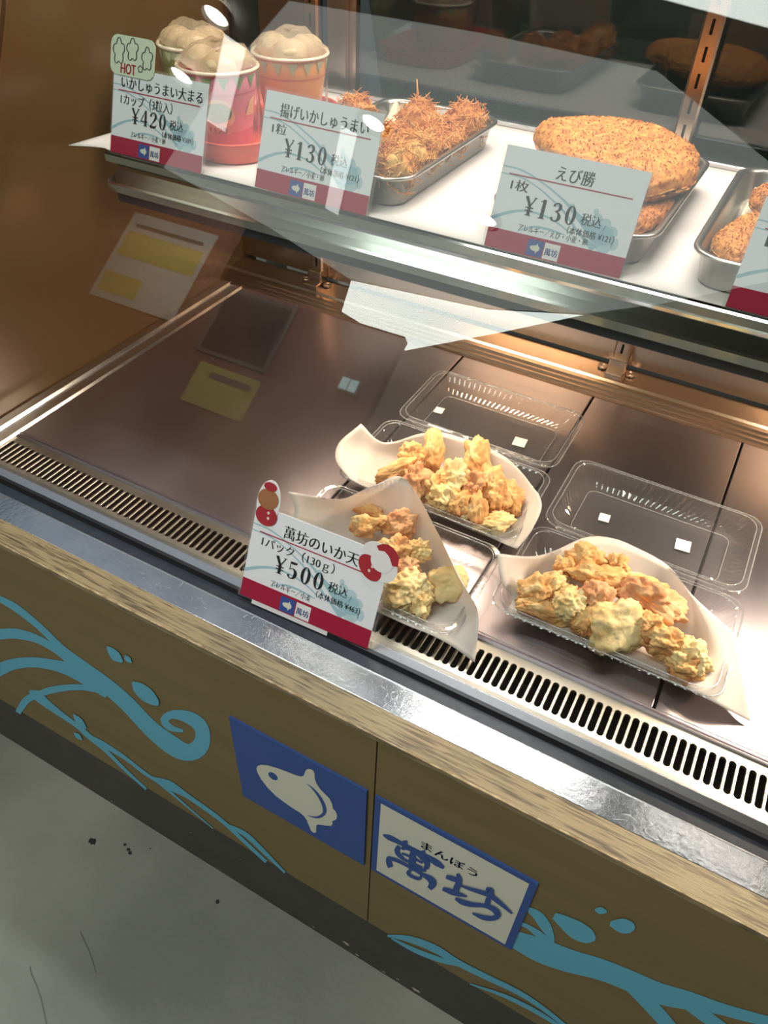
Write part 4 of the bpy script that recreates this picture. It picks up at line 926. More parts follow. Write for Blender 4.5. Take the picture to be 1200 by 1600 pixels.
# ---------------------------------------------------------------- the hanging shelf
SZ = 0.523
SX0, SX1 = -1.125, 0.76
shelf = thing("display_shelf", (-0.2, 1.33, 0.43), "steel shelf with folded mirror front lip, hung inside the showcase", "shelf")
obj("shelf_plate", box(SX0, SX1, 1.056, 1.612, SZ - 0.014, SZ - 0.002), "shelf_underside", shelf)
lip = [(1.056, SZ - 0.001), (1.041, SZ - 0.001), (1.0385, SZ - 0.004), (1.0385, SZ - 0.016), (1.041, SZ - 0.020),
       (1.0495, 0.480), (1.0330, 0.474), (1.0310, 0.470), (1.0325, 0.456), (1.037, 0.4525), (1.045, 0.453), (1.056, 0.470), (1.058, SZ - 0.014)]
obj("front_lip", prism_x(lip, SX0, SX1), "steel_mirror", shelf)
obj("lip_dark_strip", box(SX0 + 0.01, SX1, 1.040, 1.056, 0.436, 0.4525, 0.002), "dark_gutter", shelf)  # dark strip along the lip's lower edge
obj("rear_rail", box(SX0, SX1, 1.600, 1.618, SZ - 0.02, SZ + 0.010, 0.002), "steel", shelf)
for ux in UPX:
    if SX0 < ux < SX1:
        V = []
        for dx in (-0.004, 0.004):
            V += [(ux + dx, 1.07, 0.509), (ux + dx, 1.07, 0.480), (ux + dx, 1.638, 0.440), (ux + dx, 1.638, 0.509)]
        F = [(0, 1, 2, 3), (7, 6, 5, 4)] + [(i, 4 + i, 4 + (i + 1) % 4, (i + 1) % 4) for i in range(4)]
        obj("bracket", (V, F), "steel_lamp_tint", shelf)
for a, b in ((-0.78, -0.38), (0.16, 0.56)):
    hs = obj("lamp_housing", box(a - 0.02, b + 0.02, 1.165, 1.235, 0.468, 0.509, 0.003), "lamp_housing", shelf)
    obj("lamp_tube", box(a, b, 1.177, 1.223, 0.452, 0.468, 0.004, 2), "lamp_warm", hs)

# white paper on the shelf, its free corner curling past the shelf's left end
net = []
for y in (1.045, 1.25, 1.43, 1.598):
    k = (1.598 - y) / 0.553
    row = []
    for x in (-1.185, -1.13, -1.10, -0.9, -0.5, 0.0, 0.4, 0.755):
        z = SZ + 0.0005
        yy = y
        if x < -1.12:
            z += 0.004 * k
            yy -= 0.03 * k * (1 if x < -1.15 else 0.2)
        row.append((x + (0.06 * (1 - k) if x < -1.15 else 0), yy, z))
    net.append(row)
g = grid_surface(net, 4)
obj("shelf_paper", thicken(*g, 0.0012), "white_paper", smooth=True,
    label="white paper liner covering the shelf, corner sticking out at its left end", cat="paper")

# ---------------------------------------------------------------- food materials
def fried(name, pale, gold, brown, seed, scale=38.0):
    m = mat(name, gold, 0.62, spec=0.35)
    nt = m.node_tree
    b = nt.nodes["Principled BSDF"]
    tc = nt.nodes.new("ShaderNodeTexCoord")
    mp = nt.nodes.new("ShaderNodeMapping")
    mp.inputs["Location"].default_value = (seed, seed * 2.1, 0)
    n1 = nt.nodes.new("ShaderNodeTexNoise")
    n1.inputs["Scale"].default_value = scale
    n1.inputs["Detail"].default_value = 5
    r = nt.nodes.new("ShaderNodeValToRGB")
    r.color_ramp.elements[0].position = 0.30
    r.color_ramp.elements[0].color = (*brown, 1)
    r.color_ramp.elements[1].position = 0.72
    r.color_ramp.elements[1].color = (*pale, 1)
    e = r.color_ramp.elements.new(0.50)
    e.color = (*gold, 1)
    n2 = nt.nodes.new("ShaderNodeTexNoise")
    n2.inputs["Scale"].default_value = scale * 9
    n2.inputs["Detail"].default_value = 6
    bp = nt.nodes.new("ShaderNodeBump")
    bp.inputs["Strength"].default_value = 0.28
    bp.inputs["Distance"].default_value = 0.002
    nt.links.new(tc.outputs["Object"], mp.inputs[0])
    nt.links.new(mp.outputs[0], n1.inputs["Vector"])
    nt.links.new(mp.outputs[0], n2.inputs["Vector"])
    nt.links.new(n1.outputs["Fac"], r.inputs[0])
    nt.links.new(r.outputs[0], b.inputs["Base Color"])
    nt.links.new(n2.outputs["Fac"], bp.inputs["Height"])
    nt.links.new(bp.outputs[0], b.inputs["Normal"])
    return m


fried("tempura", srgb(244, 218, 166), srgb(228, 178, 116), srgb(192, 122, 72), 1.0, 46)
fried("tempura_pale", srgb(246, 226, 176), srgb(240, 210, 150), srgb(214, 160, 98), 2.0)
fried("tempura_orange", srgb(234, 192, 146), srgb(220, 162, 116), srgb(184, 108, 70), 3.0)
fried("shred", srgb(246, 194, 122), srgb(234, 158, 86), srgb(200, 116, 56), 4.0, 60)
fried("shred_pale", srgb(246, 204, 128), srgb(236, 172, 90), srgb(206, 124, 54), 4.6, 60)
fried("breadcrumb", srgb(228, 164, 84), srgb(206, 132, 58), srgb(172, 98, 38), 5.0, 190)
fried("breadcrumb_dark", srgb(214, 144, 68), srgb(188, 112, 46), srgb(148, 78, 32), 6.0, 190)
mat("dumpling", srgb(206, 174, 130), 0.45, color2=srgb(218, 190, 150), noise_scale=40, bump=0.3, bump_scale=90)
mat("tape_white", srgb(238, 232, 226), 0.6)

# ---------------------------------------------------------------- clear food packs
def tray_geo(cx, cy, hx, hy, z0, h, inset, rad, rib=0.0017, n=320, rim=0.010):
    def loop(k, z, wave):
        pts = rrect(cx - hx + k, cx + hx - k, cy - hy + k, cy + hy - k, max(0.006, rad - k * 0.6), n)
        out = []
        for i, (x, y) in enumerate(pts):
            d = Vector((x - cx, (y - cy)))
            nrm = Vector((d.x / hx ** 2, d.y / hy ** 2)).normalized()
            w = wave * (1 if (i // 2) % 2 else -1)
            out.append((x + nrm.x * w, y + nrm.y * w, z))
        return out
    L = [loop(inset + 0.022, z0 + 0.003, 0), loop(inset + 0.019, z0 + 0.0012, 0), loop(inset + 0.008, z0 + 0.0012, 0), loop(inset + 0.003, z0 + 0.004, rib * .4),
         loop(inset * 0.72, z0 + h * 0.28, rib), loop(inset * 0.42, z0 + h * 0.62, rib), loop(inset * 0.15, z0 + h * 0.92, rib * .5),
         loop(0.0, z0 + h, 0), loop(-rim * 0.55, z0 + h + 0.001, 0), loop(-rim * 0.75, z0 + h - 0.002, rib * .6), loop(-rim, z0 + h - 0.0035, rib * .6)]
    return loft(L, True, False)


def rim_bead(parent, cx, cy, hx, hy, z):
    for k, r in ((0.008, 0.0011), (-0.001, 0.0008)):
        pts = [(x, y, z - (0.002 if k > 0 else -0.001)) for x, y in rrect(cx - hx - k, cx + hx + k, cy - hy - k, cy + hy + k, 0.030, 120)]
        obj("rim_bead", tube(pts + [pts[0]], r, 6), "pack_rim", parent, smooth=True)


def floor_ridge(parent, cx, cy, hx, hy, z):
    pts = [(x, y, z) for x, y in rrect(cx - hx, cx + hx, cy - hy, cy + hy, 0.016, 96)]
    obj("floor_ridge", tube(pts + [pts[0]], 0.0008, 5), "pack_rim", parent, smooth=True)


def pack(cx, cy, hx, hy, label, lid=None, z=0.0065, h=0.040):
    t = thing("food_pack", (cx, cy, z), label, "food container", "clear food packs on the deck")
    bs = obj("base", tray_geo(cx, cy, hx, hy, z, h, 0.018, 0.024), "pack_plastic", t)
    rim_bead(bs, cx, cy, hx, hy, z + h)
    if lid:
        lx, ly, lhx, lhy, tapes = lid
        ld = obj("lid", tray_geo(lx, ly, lhx, lhy, z, h * 0.95, 0.022, 0.026), "pack_plastic", t)
        rim_bead(ld, lx, ly, lhx, lhy, z + h * 0.95)
        floor_ridge(ld, lx, ly, lhx - 0.036, lhy - 0.036, z + 0.0035)
        y0, y1 = cy + hy, ly - lhy
        obj("hinge", box(min(cx - hx, lx - lhx) + 0.03, max(cx + hx, lx + lhx) - 0.03, y0 + 0.009, max(y1 - 0.009, y0 + 0.0105), z + h - 0.002, z + h + 0.0015, 0.0005), "pack_plastic", t)
        for (tx, ty, s, a) in tapes:
            c, sn = math.cos(a), math.sin(a)
            P = [(tx + (c * u - sn * v) * s, ty + (sn * u + c * v) * s * 1.1) for u, v in ((-1, -1), (1, -1), (1, 1), (-1, 1))]
            V = [(x, y, z + 0.0036) for x, y in P] + [(x, y, z + 0.0046) for x, y in P]
            F = [(3, 2, 1, 0), (4, 5, 6, 7)] + [(i, (i + 1) % 4, 4 + (i + 1) % 4, 4 + i) for i in range(4)]
            obj("tape_square", (V, F), "tape_white", ld)
    return t


pack(-0.031, 0.928, 0.178, 0.104, "clear plastic pack at the right, its open lid lying towards the rear rail",
     (-0.030, 1.162, 0.172, 0.101, TAPES[0:2]))
pack(-0.418, 1.078, 0.176, 0.102, "clear plastic pack in the rear row left of centre, lid open towards the back",
     (-0.418, 1.312, 0.170, 0.100, TAPES[2:4]))
pack(-0.418, 0.834, 0.172, 0.104, "clear plastic pack reaching over the vent grille behind the ¥500 card")


def sheet(name, net, m, label, n=7, wob=0.0022, seed=0.0):
    V, F, nu, nv = grid_surface(net, n)
    V = [(x, y, max(0.0085, z + wob * noise.noise(Vector((x * 22 + seed, y * 22, 0))))) for x, y, z in V]
    return obj(name, thicken(V, F, nu, nv, 0.0008), m, smooth=True, label=label, cat="paper", group="paper sheets lining the packs")


sheet("paper_sheet", SHEET_RIGHT, "napkin", "white paper sheet in the right pack, corner trailing onto the bare deck", seed=1)
sheet("paper_sheet", SHEET_UPPER, "napkin", "white paper sheet in the rear pack, left edge folded up", seed=2)
sheet("paper_sheet", SHEET_LOWER, "napkin", "white paper sheet behind the ¥500 card, corner hanging over the grille", seed=3)

def add_heap(H, names, seed0, where, group, y_wall):
    for i, (x, y, z, rw_, rh_, ang, kind) in enumerate(H):
        y = max(y, y_wall + 0.75 * min(rw_, rh_))
        if kind == "o":
            rw_, rh_ = rw_ * 1.15, rh_ * 1.25
        a = math.radians(ang)
        e1 = RIGHT * math.cos(a) + UP * math.sin(a)
        e2 = -RIGHT * math.sin(a) + UP * math.cos(a)
        e3 = -FWD
        m = {"b": "tempura", "s": "tempura", "p": "tempura_pale", "f": "tempura_pale", "o": "tempura_orange"}[kind]
        if kind == "b" and i % 5 == 3:
            m = "tempura_pale"
        depth = min(rw_, rh_) * (0.62 if kind == "f" else 0.95)
        amp = {"s": 0.22, "f": 0.16}.get(kind, 0.34)
        g = lump((x, y, z), (e1, e2, e3), (rw_ * 1.06, rh_ * 1.06, depth), seed0 + i, amp=amp, freq=1.7, sub=5,
                 floor=0.0115, power=4.0 if kind == "f" else 2.0)
        obj("tempura_piece", g, m, smooth=True, label=names[i] + " " + where, cat="tempura", group=group)


NR = ["knobbly tempura piece topping the rear of the heap", "long rippled tempura piece lying across the heap's upper middle",
      "small pale tempura knob left of the topmost piece", "rounded tempura piece on the heap's upper left shoulder",
      "craggy tempura piece at the heap's left end", "long finger-shaped tempura piece along the front left wall",
      "pale smooth tempura chunk left of the middle", "small round tempura piece at the front, left of the flat square",
      "large flat pale yellow tempura square at the front", "narrow curved tempura strip at the rear, right of the peak",
      "orange arched tempura ring right of the middle", "golden tempura lump right of the flat square",
      "slanted tempura piece on the heap's right side", "round tempura lump nearest the right end",
      "crumbly tempura piece at the front right corner", "small tempura knob behind the long rippled piece",
      "orange tempura bit tucked in the heap's centre"]
NU = ["long pale tempura strip pointing out at the left", "dark-tipped tempura knob at the rear left",
      "upright tempura finger at the rear left", "brownish tempura piece below the upright finger",
      "pale lumpy tempura cluster in the middle", "tall pointed tempura piece at the rear",
      "pale tempura lump at the front left", "small tempura lump at the front, left of the curl",
      "round tempura nugget at the front wall", "curled tempura tentacle at the front middle",
      "long tempura piece sloping down on the right", "tempura piece between the slope and the right end",
      "tempura lump at the right end by the raised paper", "branched tempura piece at the front right corner",
      "thin pale tempura twig at the right", "narrow tempura bit beside the upright finger", "orange tempura bit below the pointed piece"]
NL = ["bent tempura finger at the top left", "yellow tempura curl just above the card", "orange tempura piece beside the card's top right",
      "frilly tempura tentacle right of the card", "dark orange tempura bit below the frilly tentacle", "squarish pale tempura piece at the right",
      "big pale tempura lump beside the card's right edge", "pale tempura lump nearest the grille", "small upright tempura tip between two pale lumps",
      "small tempura knob behind the card's top edge", "pale tempura knob right of the big lump", "tempura lump hidden behind the card's middle"]
add_heap(HEAP_RIGHT, NR, 11, "in the right pack", "squid tempura in the right pack", 0.838)
add_heap(HEAP_UPPER, NU, 51, "in the rear pack", "squid tempura in the rear pack", 0.988)
add_heap(HEAP_LOWER, NL, 91, "in the front pack", "squid tempura in the front pack", 0.744)

# ---------------------------------------------------------------- steel trays on the shelf
TZ = SZ + 0.002


def steel_tray(cx, cy, hx, hy, label):
    def loop(k, z):
        return [(x, y, z) for x, y in rrect(cx - hx + k, cx + hx - k, cy - hy + k, cy + hy - k, max(0.008, 0.042 - k), 96)]
    t = 0.0025
    L = [loop(0.018, TZ), loop(0.012, TZ + 0.004), loop(0.004, TZ + 0.044), loop(-0.004, TZ + 0.047), loop(-0.006, TZ + 0.0455),
         loop(-0.006, TZ + 0.049), loop(-0.003, TZ + 0.0505), loop(0.004, TZ + 0.049), loop(0.007, TZ + 0.044), loop(0.015, TZ + 0.007), loop(0.022, TZ + 0.003)]
    return obj("steel_tray", loft(L, True, True), "steel_tray", smooth=True, label=label, cat="tray", group="steel trays on the shelf")


T1, T2, T3 = (-0.662, 1.279), (-0.279, 1.279), (0.017, 1.272)
steel_tray(*T1, 0.118, 0.200, "steel tray of shredded fried balls left of the shrimp cutlet card")
steel_tray(*T2, 0.120, 0.200, "steel tray of breaded cutlets behind the shrimp cutlet card")
steel_tray(*T3, 0.118, 0.202, "steel tray at the right edge with an oval cutlet")


def tray_paper(c, hx, hy, up, label):
    net = []
    for j, v in enumerate((-1, -0.6, 0.6, 1)):
        row = []
        for i, u in enumerate((-1, -0.6, 0.6, 1)):
            z = TZ + 0.008
            if abs(u) == 1 and abs(v) == 1:
                z += up[(j > 0) * 2 + (i > 0)]
            elif abs(u) == 1 or abs(v) == 1:
                z += 0.012
            row.append((c[0] + u * hx, c[1] + v * hy, z))
        net.append(row)
    V, F, nu, nv = grid_surface(net, 6)
    return obj("tray_paper", thicken(V, F, nu, nv, 0.0008), "parchment", smooth=True, label=label, cat="paper", group="paper lining the steel trays")


tray_paper(T1, 0.092, 0.172, (0.02, 0.02, 0.045, 0.035), "tan paper under the shredded fried balls, rear corners turned up")
tray_paper(T2, 0.092, 0.172, (0.01, 0.015, 0.02, 0.02), "tan paper under the breaded cutlets in the middle tray")
tray_paper(T3, 0.090, 0.172, (0.01, 0.015, 0.02, 0.02), "tan paper under the oval cutlet at the right edge")

# shredded fried balls
BALL_NAMES = ["pale shredded fried ball at the tray's front corner", "shredded fried ball second from the front along the right rim",
              "shredded fried ball just right of the ¥130 card's top corner", "tall shredded fried ball in the rear row, a long wisp rising from it",
              "shredded fried ball in the middle by the right rim", "orange shredded fried ball in the tray's rear right corner",
              "shredded fried ball peeping over the top of the ¥130 card", "flat shredded fried ball leaning on the right rim",
              "shredded fried ball hidden behind the ¥130 card"]
for i, (x, y, z, r) in enumerate(BALLS):
    x = min(x, -0.585)
    y = max(min(y, 1.425), 1.125)
    z = TZ + 0.010 + r * 0.95
    t = thing("fried_ball", (x, y, TZ + 0.012), BALL_NAMES[i], "fried food", "shredded fried balls on the left tray")
    pale = "shred_pale" if i in (0, 1) else "shred"
    obj("core", lump((x, y, z), (Vector((1, 0, 0)), Vector((0, 1, 0)), Vector((0, 0, 1))), (r, r, r * 0.92), 200 + i, 0.12, 2.0, 3, floor=TZ + 0.0105), pale, t, smooth=True)
    rr = random.Random(300 + i)
    G = []
    for k in range(330):
        d = Vector((rr.gauss(0, 1), rr.gauss(0, 1), rr.gauss(0.25, 1))).normalized()
        tg = d.cross(Vector((rr.gauss(0, 1), rr.gauss(0, 1), rr.gauss(0, 1)))).normalized()
        p0 = Vector((x, y, z)) + d * r * rr.uniform(0.92, 1.02)
        ln = r * rr.uniform(0.35, 0.95)
        lift = rr.uniform(0.02, 0.30)
        p1 = p0 + tg * ln * 0.5 + d * ln * lift * 0.5
        p2 = p0 + tg * ln + d * ln * lift * rr.uniform(-0.2, 1.3)
        P = [p0, p1, p2]
        for q in P:
            q.z = max(q.z, TZ + 0.0125)
        G.append(tube(P, 0.00085 * rr.uniform(0.7, 1.5), 4, (1, 0.9, 0.5)))
    if i == 3:
        b = Vector((x - 0.005, y, z + r * 0.8))
        G.append(tube([b, b + Vector((0.000, 0, 0.02)), b + Vector((-0.003, 0, 0.042))], 0.0022, 5, (1, 0.9, 0.5)))
    obj("potato_shreds", join(*G), pale, t, smooth=True, kind="stuff")

# breaded cutlets
def cutlet(c, outline, thick, tiltx, tilty, label, m, seed):
    """Flat breaded cutlet: a domed disc with the given outline (radius per angle) and crumb relief."""
    n, rings = 150, 26
    out = [Vector(p) for p in outline]
    L = catmull([(*p, 0) for p in out] + [(*out[0], 0)], max(2, n // len(out)))
    L = [Vector((p.x, p.y)) for p in L[:-1]]
    n = len(L)

    def pt(u, v, side):
        j = v * n
        a, b = L[int(j) % n], L[(int(j) + 1) % n]
        e = a + (b - a) * (j - int(j))
        q = e * u
        u = min(u, 0.9999)
        h = thick * (1 - u ** 5) ** 0.5 if u < 1 else 0
        cf = min(1, u / 0.25)
        crumb = cf * 0.0022 * noise.noise(Vector((q.x * 210 + seed, q.y * 210, side * 3))) + 0.0010 * noise.noise(Vector((q.x * 520 + seed, q.y * 520, 1)))
        und = 0.006 * noise.noise(Vector((q.x * 22 + seed, q.y * 22, 0)))
        z = side * (h * (1 if side > 0 else 0.55)) + (und + crumb * 1.6) * (1 if side > 0 else 0.2)
        q = q * (1 + 1.6 * crumb / 0.01 * 0.08)
        z += q.x * tiltx + q.y * tilty
        return (c[0] + q.x, c[1] + q.y, c[2] + z)
    V, F = [], []
    us = [0.10 + 0.90 * math.sin(math.pi / 2 * k / rings) for k in range(rings - 1)] + [0.9985]
    for s in (1, -1):
        for u in us:
            for k in range(n):
                V.append(pt(u, k / n, s))
    m1 = rings * n
    for s in range(2):
        for i in range(rings - 1):
            for k in range(n):
                a, b = s * m1 + i * n + k, s * m1 + i * n + (k + 1) % n
                F.append((a + n, b + n, b, a) if s == 0 else (a, b, b + n, a + n))
    for k in range(n):
        a, b = (rings - 1) * n + k, (rings - 1) * n + (k + 1) % n
        F.append((a, b, b + m1, a + m1))
    F.append(tuple(range(n)))
    F.append(tuple(range(m1 + n - 1, m1 - 1, -1)))
    V = [(x, y, max(z, TZ + 0.0095)) for x, y, z in V]
    o = thing("breaded_cutlet", (c[0], c[1], TZ + 0.0095), label, "cutlet", "breaded cutlets on the trays")
    obj("cutlet_body", (V, F), m, o, smooth=True)
    rr = random.Random(seed)
    G = []
    for k in range(3600):
        u = math.sqrt(rr.random()) * 0.995
        x, y, z = pt(u, rr.random() * 0.999, 1)
        if z < TZ + 0.011:
            continue
        s = rr.uniform(0.0010, 0.0024)
        d = [Vector((rr.gauss(0, 1), rr.gauss(0, 1), rr.gauss(0.4, 1))).normalized() * s for _ in range(3)]
        b = Vector((x, y, z - 0.0006))
        P = [b + d[0], b + d[1], b + d[2], b + Vector((0, 0, s * 1.2))]
        G.append(([tuple(p) for p in P], [(0, 1, 2), (0, 3, 1), (1, 3, 2), (2, 3, 0)]))
    obj("bread_crumbs", join(*G), m, o, kind="stuff")
    return o


def rounded(pts):
    return pts


cutlet((-0.275, 1.225, TZ + 0.034), [(0.105, 0.10), (0.04, 0.15), (-0.06, 0.14), (-0.10, 0.05), (-0.10, -0.06), (-0.05, -0.125), (0.03, -0.135), (0.088, -0.10), (0.112, 0.0)],
       0.020, 0.0, 0.02, "lower breaded cutlet, browned end at the middle tray's front", "breadcrumb_dark", 3)
cutlet((-0.268, 1.300, TZ + 0.070), [(0.105, 0.075), (0.06, 0.125), (-0.03, 0.14), (-0.11, 0.09), (-0.155, 0.02), (-0.10, -0.07), (-0.02, -0.12), (0.065, -0.11), (0.115, -0.02)],
       0.034, -0.06, 0.03, "large upper breaded cutlet heaped over the middle tray", "breadcrumb", 17)
cutlet((-0.005, 1.175, TZ + 0.034), [(0.09, 0.06), (0.03, 0.11), (-0.045, 0.085), (-0.08, 0.02), (-0.078, -0.05), (-0.03, -0.095), (0.04, -0.09), (0.09, -0.03)],
       0.026, 0.0, 0.04, "oval golden cutlet in the front of the right-hand tray", "breadcrumb", 29)
cutlet((0.010, 1.335, TZ + 0.044), [(0.09, 0.05), (0.03, 0.09), (-0.05, 0.075), (-0.08, 0.01), (-0.06, -0.06), (0.0, -0.085), (0.07, -0.06)],
       0.024, 0.0, -0.05, "browner cutlet behind the oval one in the right-hand tray", "breadcrumb_dark", 41)

# ---------------------------------------------------------------- cups in a red tray
mat("red_plastic", srgb(226, 82, 58), 0.35)
mat("cup_pink", srgb(236, 128, 150), 0.5)
mat("cup_pink_deep", srgb(222, 84, 118), 0.5)
mat("cup_orange", srgb(242, 158, 72), 0.5)
mat("cup_orange_deep", srgb(222, 104, 58), 0.5)
mat("cup_olive", srgb(142, 140, 66), 0.5)
mat("cup_olive_deep", srgb(112, 112, 50), 0.5)
mat("cup_rim", srgb(246, 226, 200), 0.5)
mat("print_green", srgb(108, 156, 86), 0.6)
mat("print_mint", srgb(196, 200, 152), 0.6)
mat("print_peach", srgb(250, 206, 160), 0.6)
mat("tag_pink", srgb(240, 166, 160), 0.6)
mat("tag_ink", srgb(150, 60, 70), 0.6)

tx0, tx1, ty0, ty1 = -1.072, -0.852, 1.088, 1.452
def rl(k, z):
    return [(x, y, z) for x, y in rrect(tx0 + k, tx1 - k, ty0 + k, ty1 - k, 0.075 - k, 96)]
obj("red_tray", loft([rl(0.012, TZ), rl(0.004, TZ + 0.003), rl(0.001, TZ + 0.030), rl(0.0, TZ + 0.034), rl(0.004, TZ + 0.035), rl(0.007, TZ + 0.032),
                      rl(0.010, TZ + 0.008), rl(0.018, TZ + 0.006)], True, True), "red_plastic", smooth=True,
    label="red plastic tray holding the front cups", cat="tray")
CUP_BASE = TZ + 0.0065


def cup(cx, cy, col, deep, label, base=None, h=0.122, r0=0.050, r1=0.070, pennant="print_mint", a0=0.0, figure=False, tag=False):
    CB = base if base is not None else CUP_BASE
    t = thing("paper_cup", (cx, cy, CB), label, "cup", "wrapped paper cups")
    body = obj("cup_body", lathe(cx, cy, [(r0 - 0.004, CB + 0.004), (r0 - 0.002, CB), (r0, CB), (r0 + (r1 - r0) * 0.20, CB + h * 0.20)] +
                                 [(r0 + (r1 - r0) * k, CB + h * k) for k in (0.25, 0.5, 0.75, 0.98)] +
                                 [(r1 - 0.004, CB + h * 0.98), (r0 + (r1 - r0) * 0.6 - 0.003, CB + h * 0.6)], 64, True, True), col, t, smooth=True)
    rim = []
    for k in range(10):
        a = 2 * math.pi * k / 10
        rim.append((r1 + 0.0032 * math.cos(a), CB + h + 0.0032 * math.sin(a)))
    obj("rim", lathe(cx, cy, rim + [rim[0]], 64, False, False), "cup_rim", t, smooth=True)

    def patch(name, u, v, m, lift=0.0012, par=body):
        """2-D outline (angle, height fraction) wrapped on the cup wall."""
        bm2 = tri_fill([(a, b) for a, b in zip(u, v)])
        V = []
        for a, b in bm2[0]:
            r = r0 + (r1 - r0) * b + lift
            V.append((cx + r * math.cos(a), cy + r * math.sin(a), CB + h * b))
        return obj(name, (V, bm2[1]), m, par)

    band = []
    for k in (0.715, 0.735):
        band.append((r0 + (r1 - r0) * k + 0.0008, CB + h * k))
    obj("stripe", lathe(cx, cy, band, 64, False, False), deep, body, smooth=True)
    lo = [(r0 + (r1 - r0) * k + 0.0006, CB + h * k) for k in (0.0, 0.22)]
    obj("base_band", lathe(cx, cy, lo, 64, False, False), deep, body, smooth=True)
    va = math.atan2(0 - cy, 0 - cx)
    for k in range(-5, 6):
        a = va + a0 + k * 0.42
        patch("pennant", [a - 0.14, a + 0.14, a], [0.95, 0.95, 0.78], pennant)
    if figure:
        a = va - 0.10
        n = 24
        patch("round_print", [a + 0.62 * math.cos(2 * math.pi * k / n) * (0.8 if math.sin(2 * math.pi * k / n) < 0 else 0.72) for k in range(n)],
              [0.47 + 0.21 * math.sin(2 * math.pi * k / n) for k in range(n)], "print_peach", 0.0010)
        patch("green_print", [a - 0.02 + 0.40 * math.cos(2 * math.pi * k / n) for k in range(n)],
              [0.49 + 0.135 * math.sin(2 * math.pi * k / n) for k in range(n)], "print_green", 0.0018)
        patch("cream_print", [a + 0.85, a + 1.25, a + 1.25, a + 0.98], [0.42, 0.40, 0.66, 0.60], "print_peach", 0.0016)
    if tag:
        a = va - 0.12
        tg = patch("price_tag", [a - 0.38, a + 0.32, a + 0.32, a - 0.38], [0.20, 0.20, 0.315, 0.315], "tag_pink", 0.0026)
        V2, F2 = place2(text2d("1128", bold=0.02), 0, 0, w=0.62, h=0.08)
        V = []
        for u, v in V2:
            an = a - 0.03 + u * 0.85
            b = 0.255 + v
            r = r0 + (r1 - r0) * b + 0.0036
            V.append((cx + r * math.cos(an), cy + r * math.sin(an), CB + h * b))
        obj("tag_lettering", (V, F2), "tag_ink", tg)
    # cling film: a lumpy dome over the dumplings and a loose gathered skirt
    top = CB + h
    V, F = [], []
    n = 72
    prof = [(0.02, 0.036), (0.25, 0.035), (0.5, 0.032), (0.72, 0.024), (0.9, 0.012), (1.03, 0.003), (1.06, -0.008), (1.02, -0.03), (1.0, -0.055),
            (1.02, -0.08), (1.10, -0.10), (1.22, -0.116)]
    for i, (k, dz) in enumerate(prof):
        for j in range(n):
            a = 2 * math.pi * j / n
            q = Vector((math.cos(a) * k * 2.2 + cx * 9, math.sin(a) * k * 2.2 + cy * 9, i * 0.15))
            w = noise.noise(q * 1.3) * (0.010 if dz > 0 else 0.0)
            rr_ = r1 * k
            if dz < -0.004:
                f = min(1, (-dz) / 0.1)
                rr_ = (r0 + (r1 - r0) * (1 + dz / h)) * (1.035 + 0.10 * f * f) + 0.007 * f * (1 + noise.noise(Vector((math.cos(a) * 6, math.sin(a) * 6, cx * 5 + i * .3)))) \
                    + 0.004 * f * math.sin(a * 17 + i * 0.4)
            V.append((cx + rr_ * math.cos(a), cy + rr_ * math.sin(a), top + dz + w))
    for i in range(len(prof) - 1):
        for j in range(n):
            F.append((i * n + j, i * n + (j + 1) % n, (i + 1) * n + (j + 1) % n, (i + 1) * n + j))
    F.append(tuple(range(n)))
    nd = 6 * n
    obj("film_dome", (V[:nd], [q for q in F if max(q) < nd]), "film_dome", t, smooth=True)
    obj("film_skirt", (V[5 * n:], [tuple(i - 5 * n for i in q) for q in F if min(q) >= 5 * n]), "film_wrap", t, smooth=True)
    return top


def dumplings(cx, cy, top, which):
    va = math.atan2(-cy, -cx)
    for k, nm in enumerate(("nearest the glass", "on the right", "on the left")):
        a = va + (0, 2.1, -2.1)[k]
        p = (cx + 0.034 * math.cos(a), cy + 0.034 * math.sin(a), top + 0.004)
        obj("dumpling", lump(p, (Vector((1, 0, 0)), Vector((0, 1, 0)), Vector((0, 0, 1))), (0.032, 0.032, 0.022), 400 + k + int(cx * 50), 0.10, 2.2, 3),
            "dumpling", smooth=True, label="pale steamed dumpling under film in the %s cup, %s" % (which, nm), cat="dumpling",
            group="dumplings in the paper cups")


tp = cup(-0.975, 1.195, "cup_pink", "cup_pink_deep", "pink paper cup with green pennants, filmed over, at the tray's front", a0=0.1,
         pennant="print_green", figure=True, tag=True)
dumplings(-0.975, 1.195, tp, "pink")
tp = cup(-0.928, 1.352, "cup_orange", "cup_orange_deep", "orange paper cup with pale pennants, filmed over, behind the pink cup", a0=0.05)
dumplings(-0.928, 1.352, tp, "orange")
tp = cup(-1.143, 1.335, "cup_olive", "cup_olive_deep", "olive paper cup standing left of the red tray", base=TZ, h=0.118, r0=0.050, r1=0.068)
dumplings(-1.143, 1.335, tp, "olive")

# ---------------------------------------------------------------- price cards
mat("card_white", srgb(246, 247, 250), 0.45)
mat("card_red", srgb(172, 26, 62), 0.4)
mat("card_ink", srgb(28, 28, 32), 0.5)
mat("card_wave", srgb(168, 204, 214), 0.5)
mat("card_wave_soft", srgb(196, 220, 226), 0.5)
mat("card_blue", srgb(58, 84, 156), 0.45)
mat("sticker_mint", srgb(222, 234, 206), 0.5)
mat("sticker_ink", srgb(70, 74, 66), 0.6)
mat("hot_red", srgb(206, 44, 66), 0.5)
mat("sticker_white", srgb(244, 240, 238), 0.5)
mat("sticker_red", srgb(176, 40, 52), 0.5)
mat("sticker_brown", srgb(168, 112, 72), 0.5)
mat("sticker_skin", srgb(236, 214, 204), 0.5)

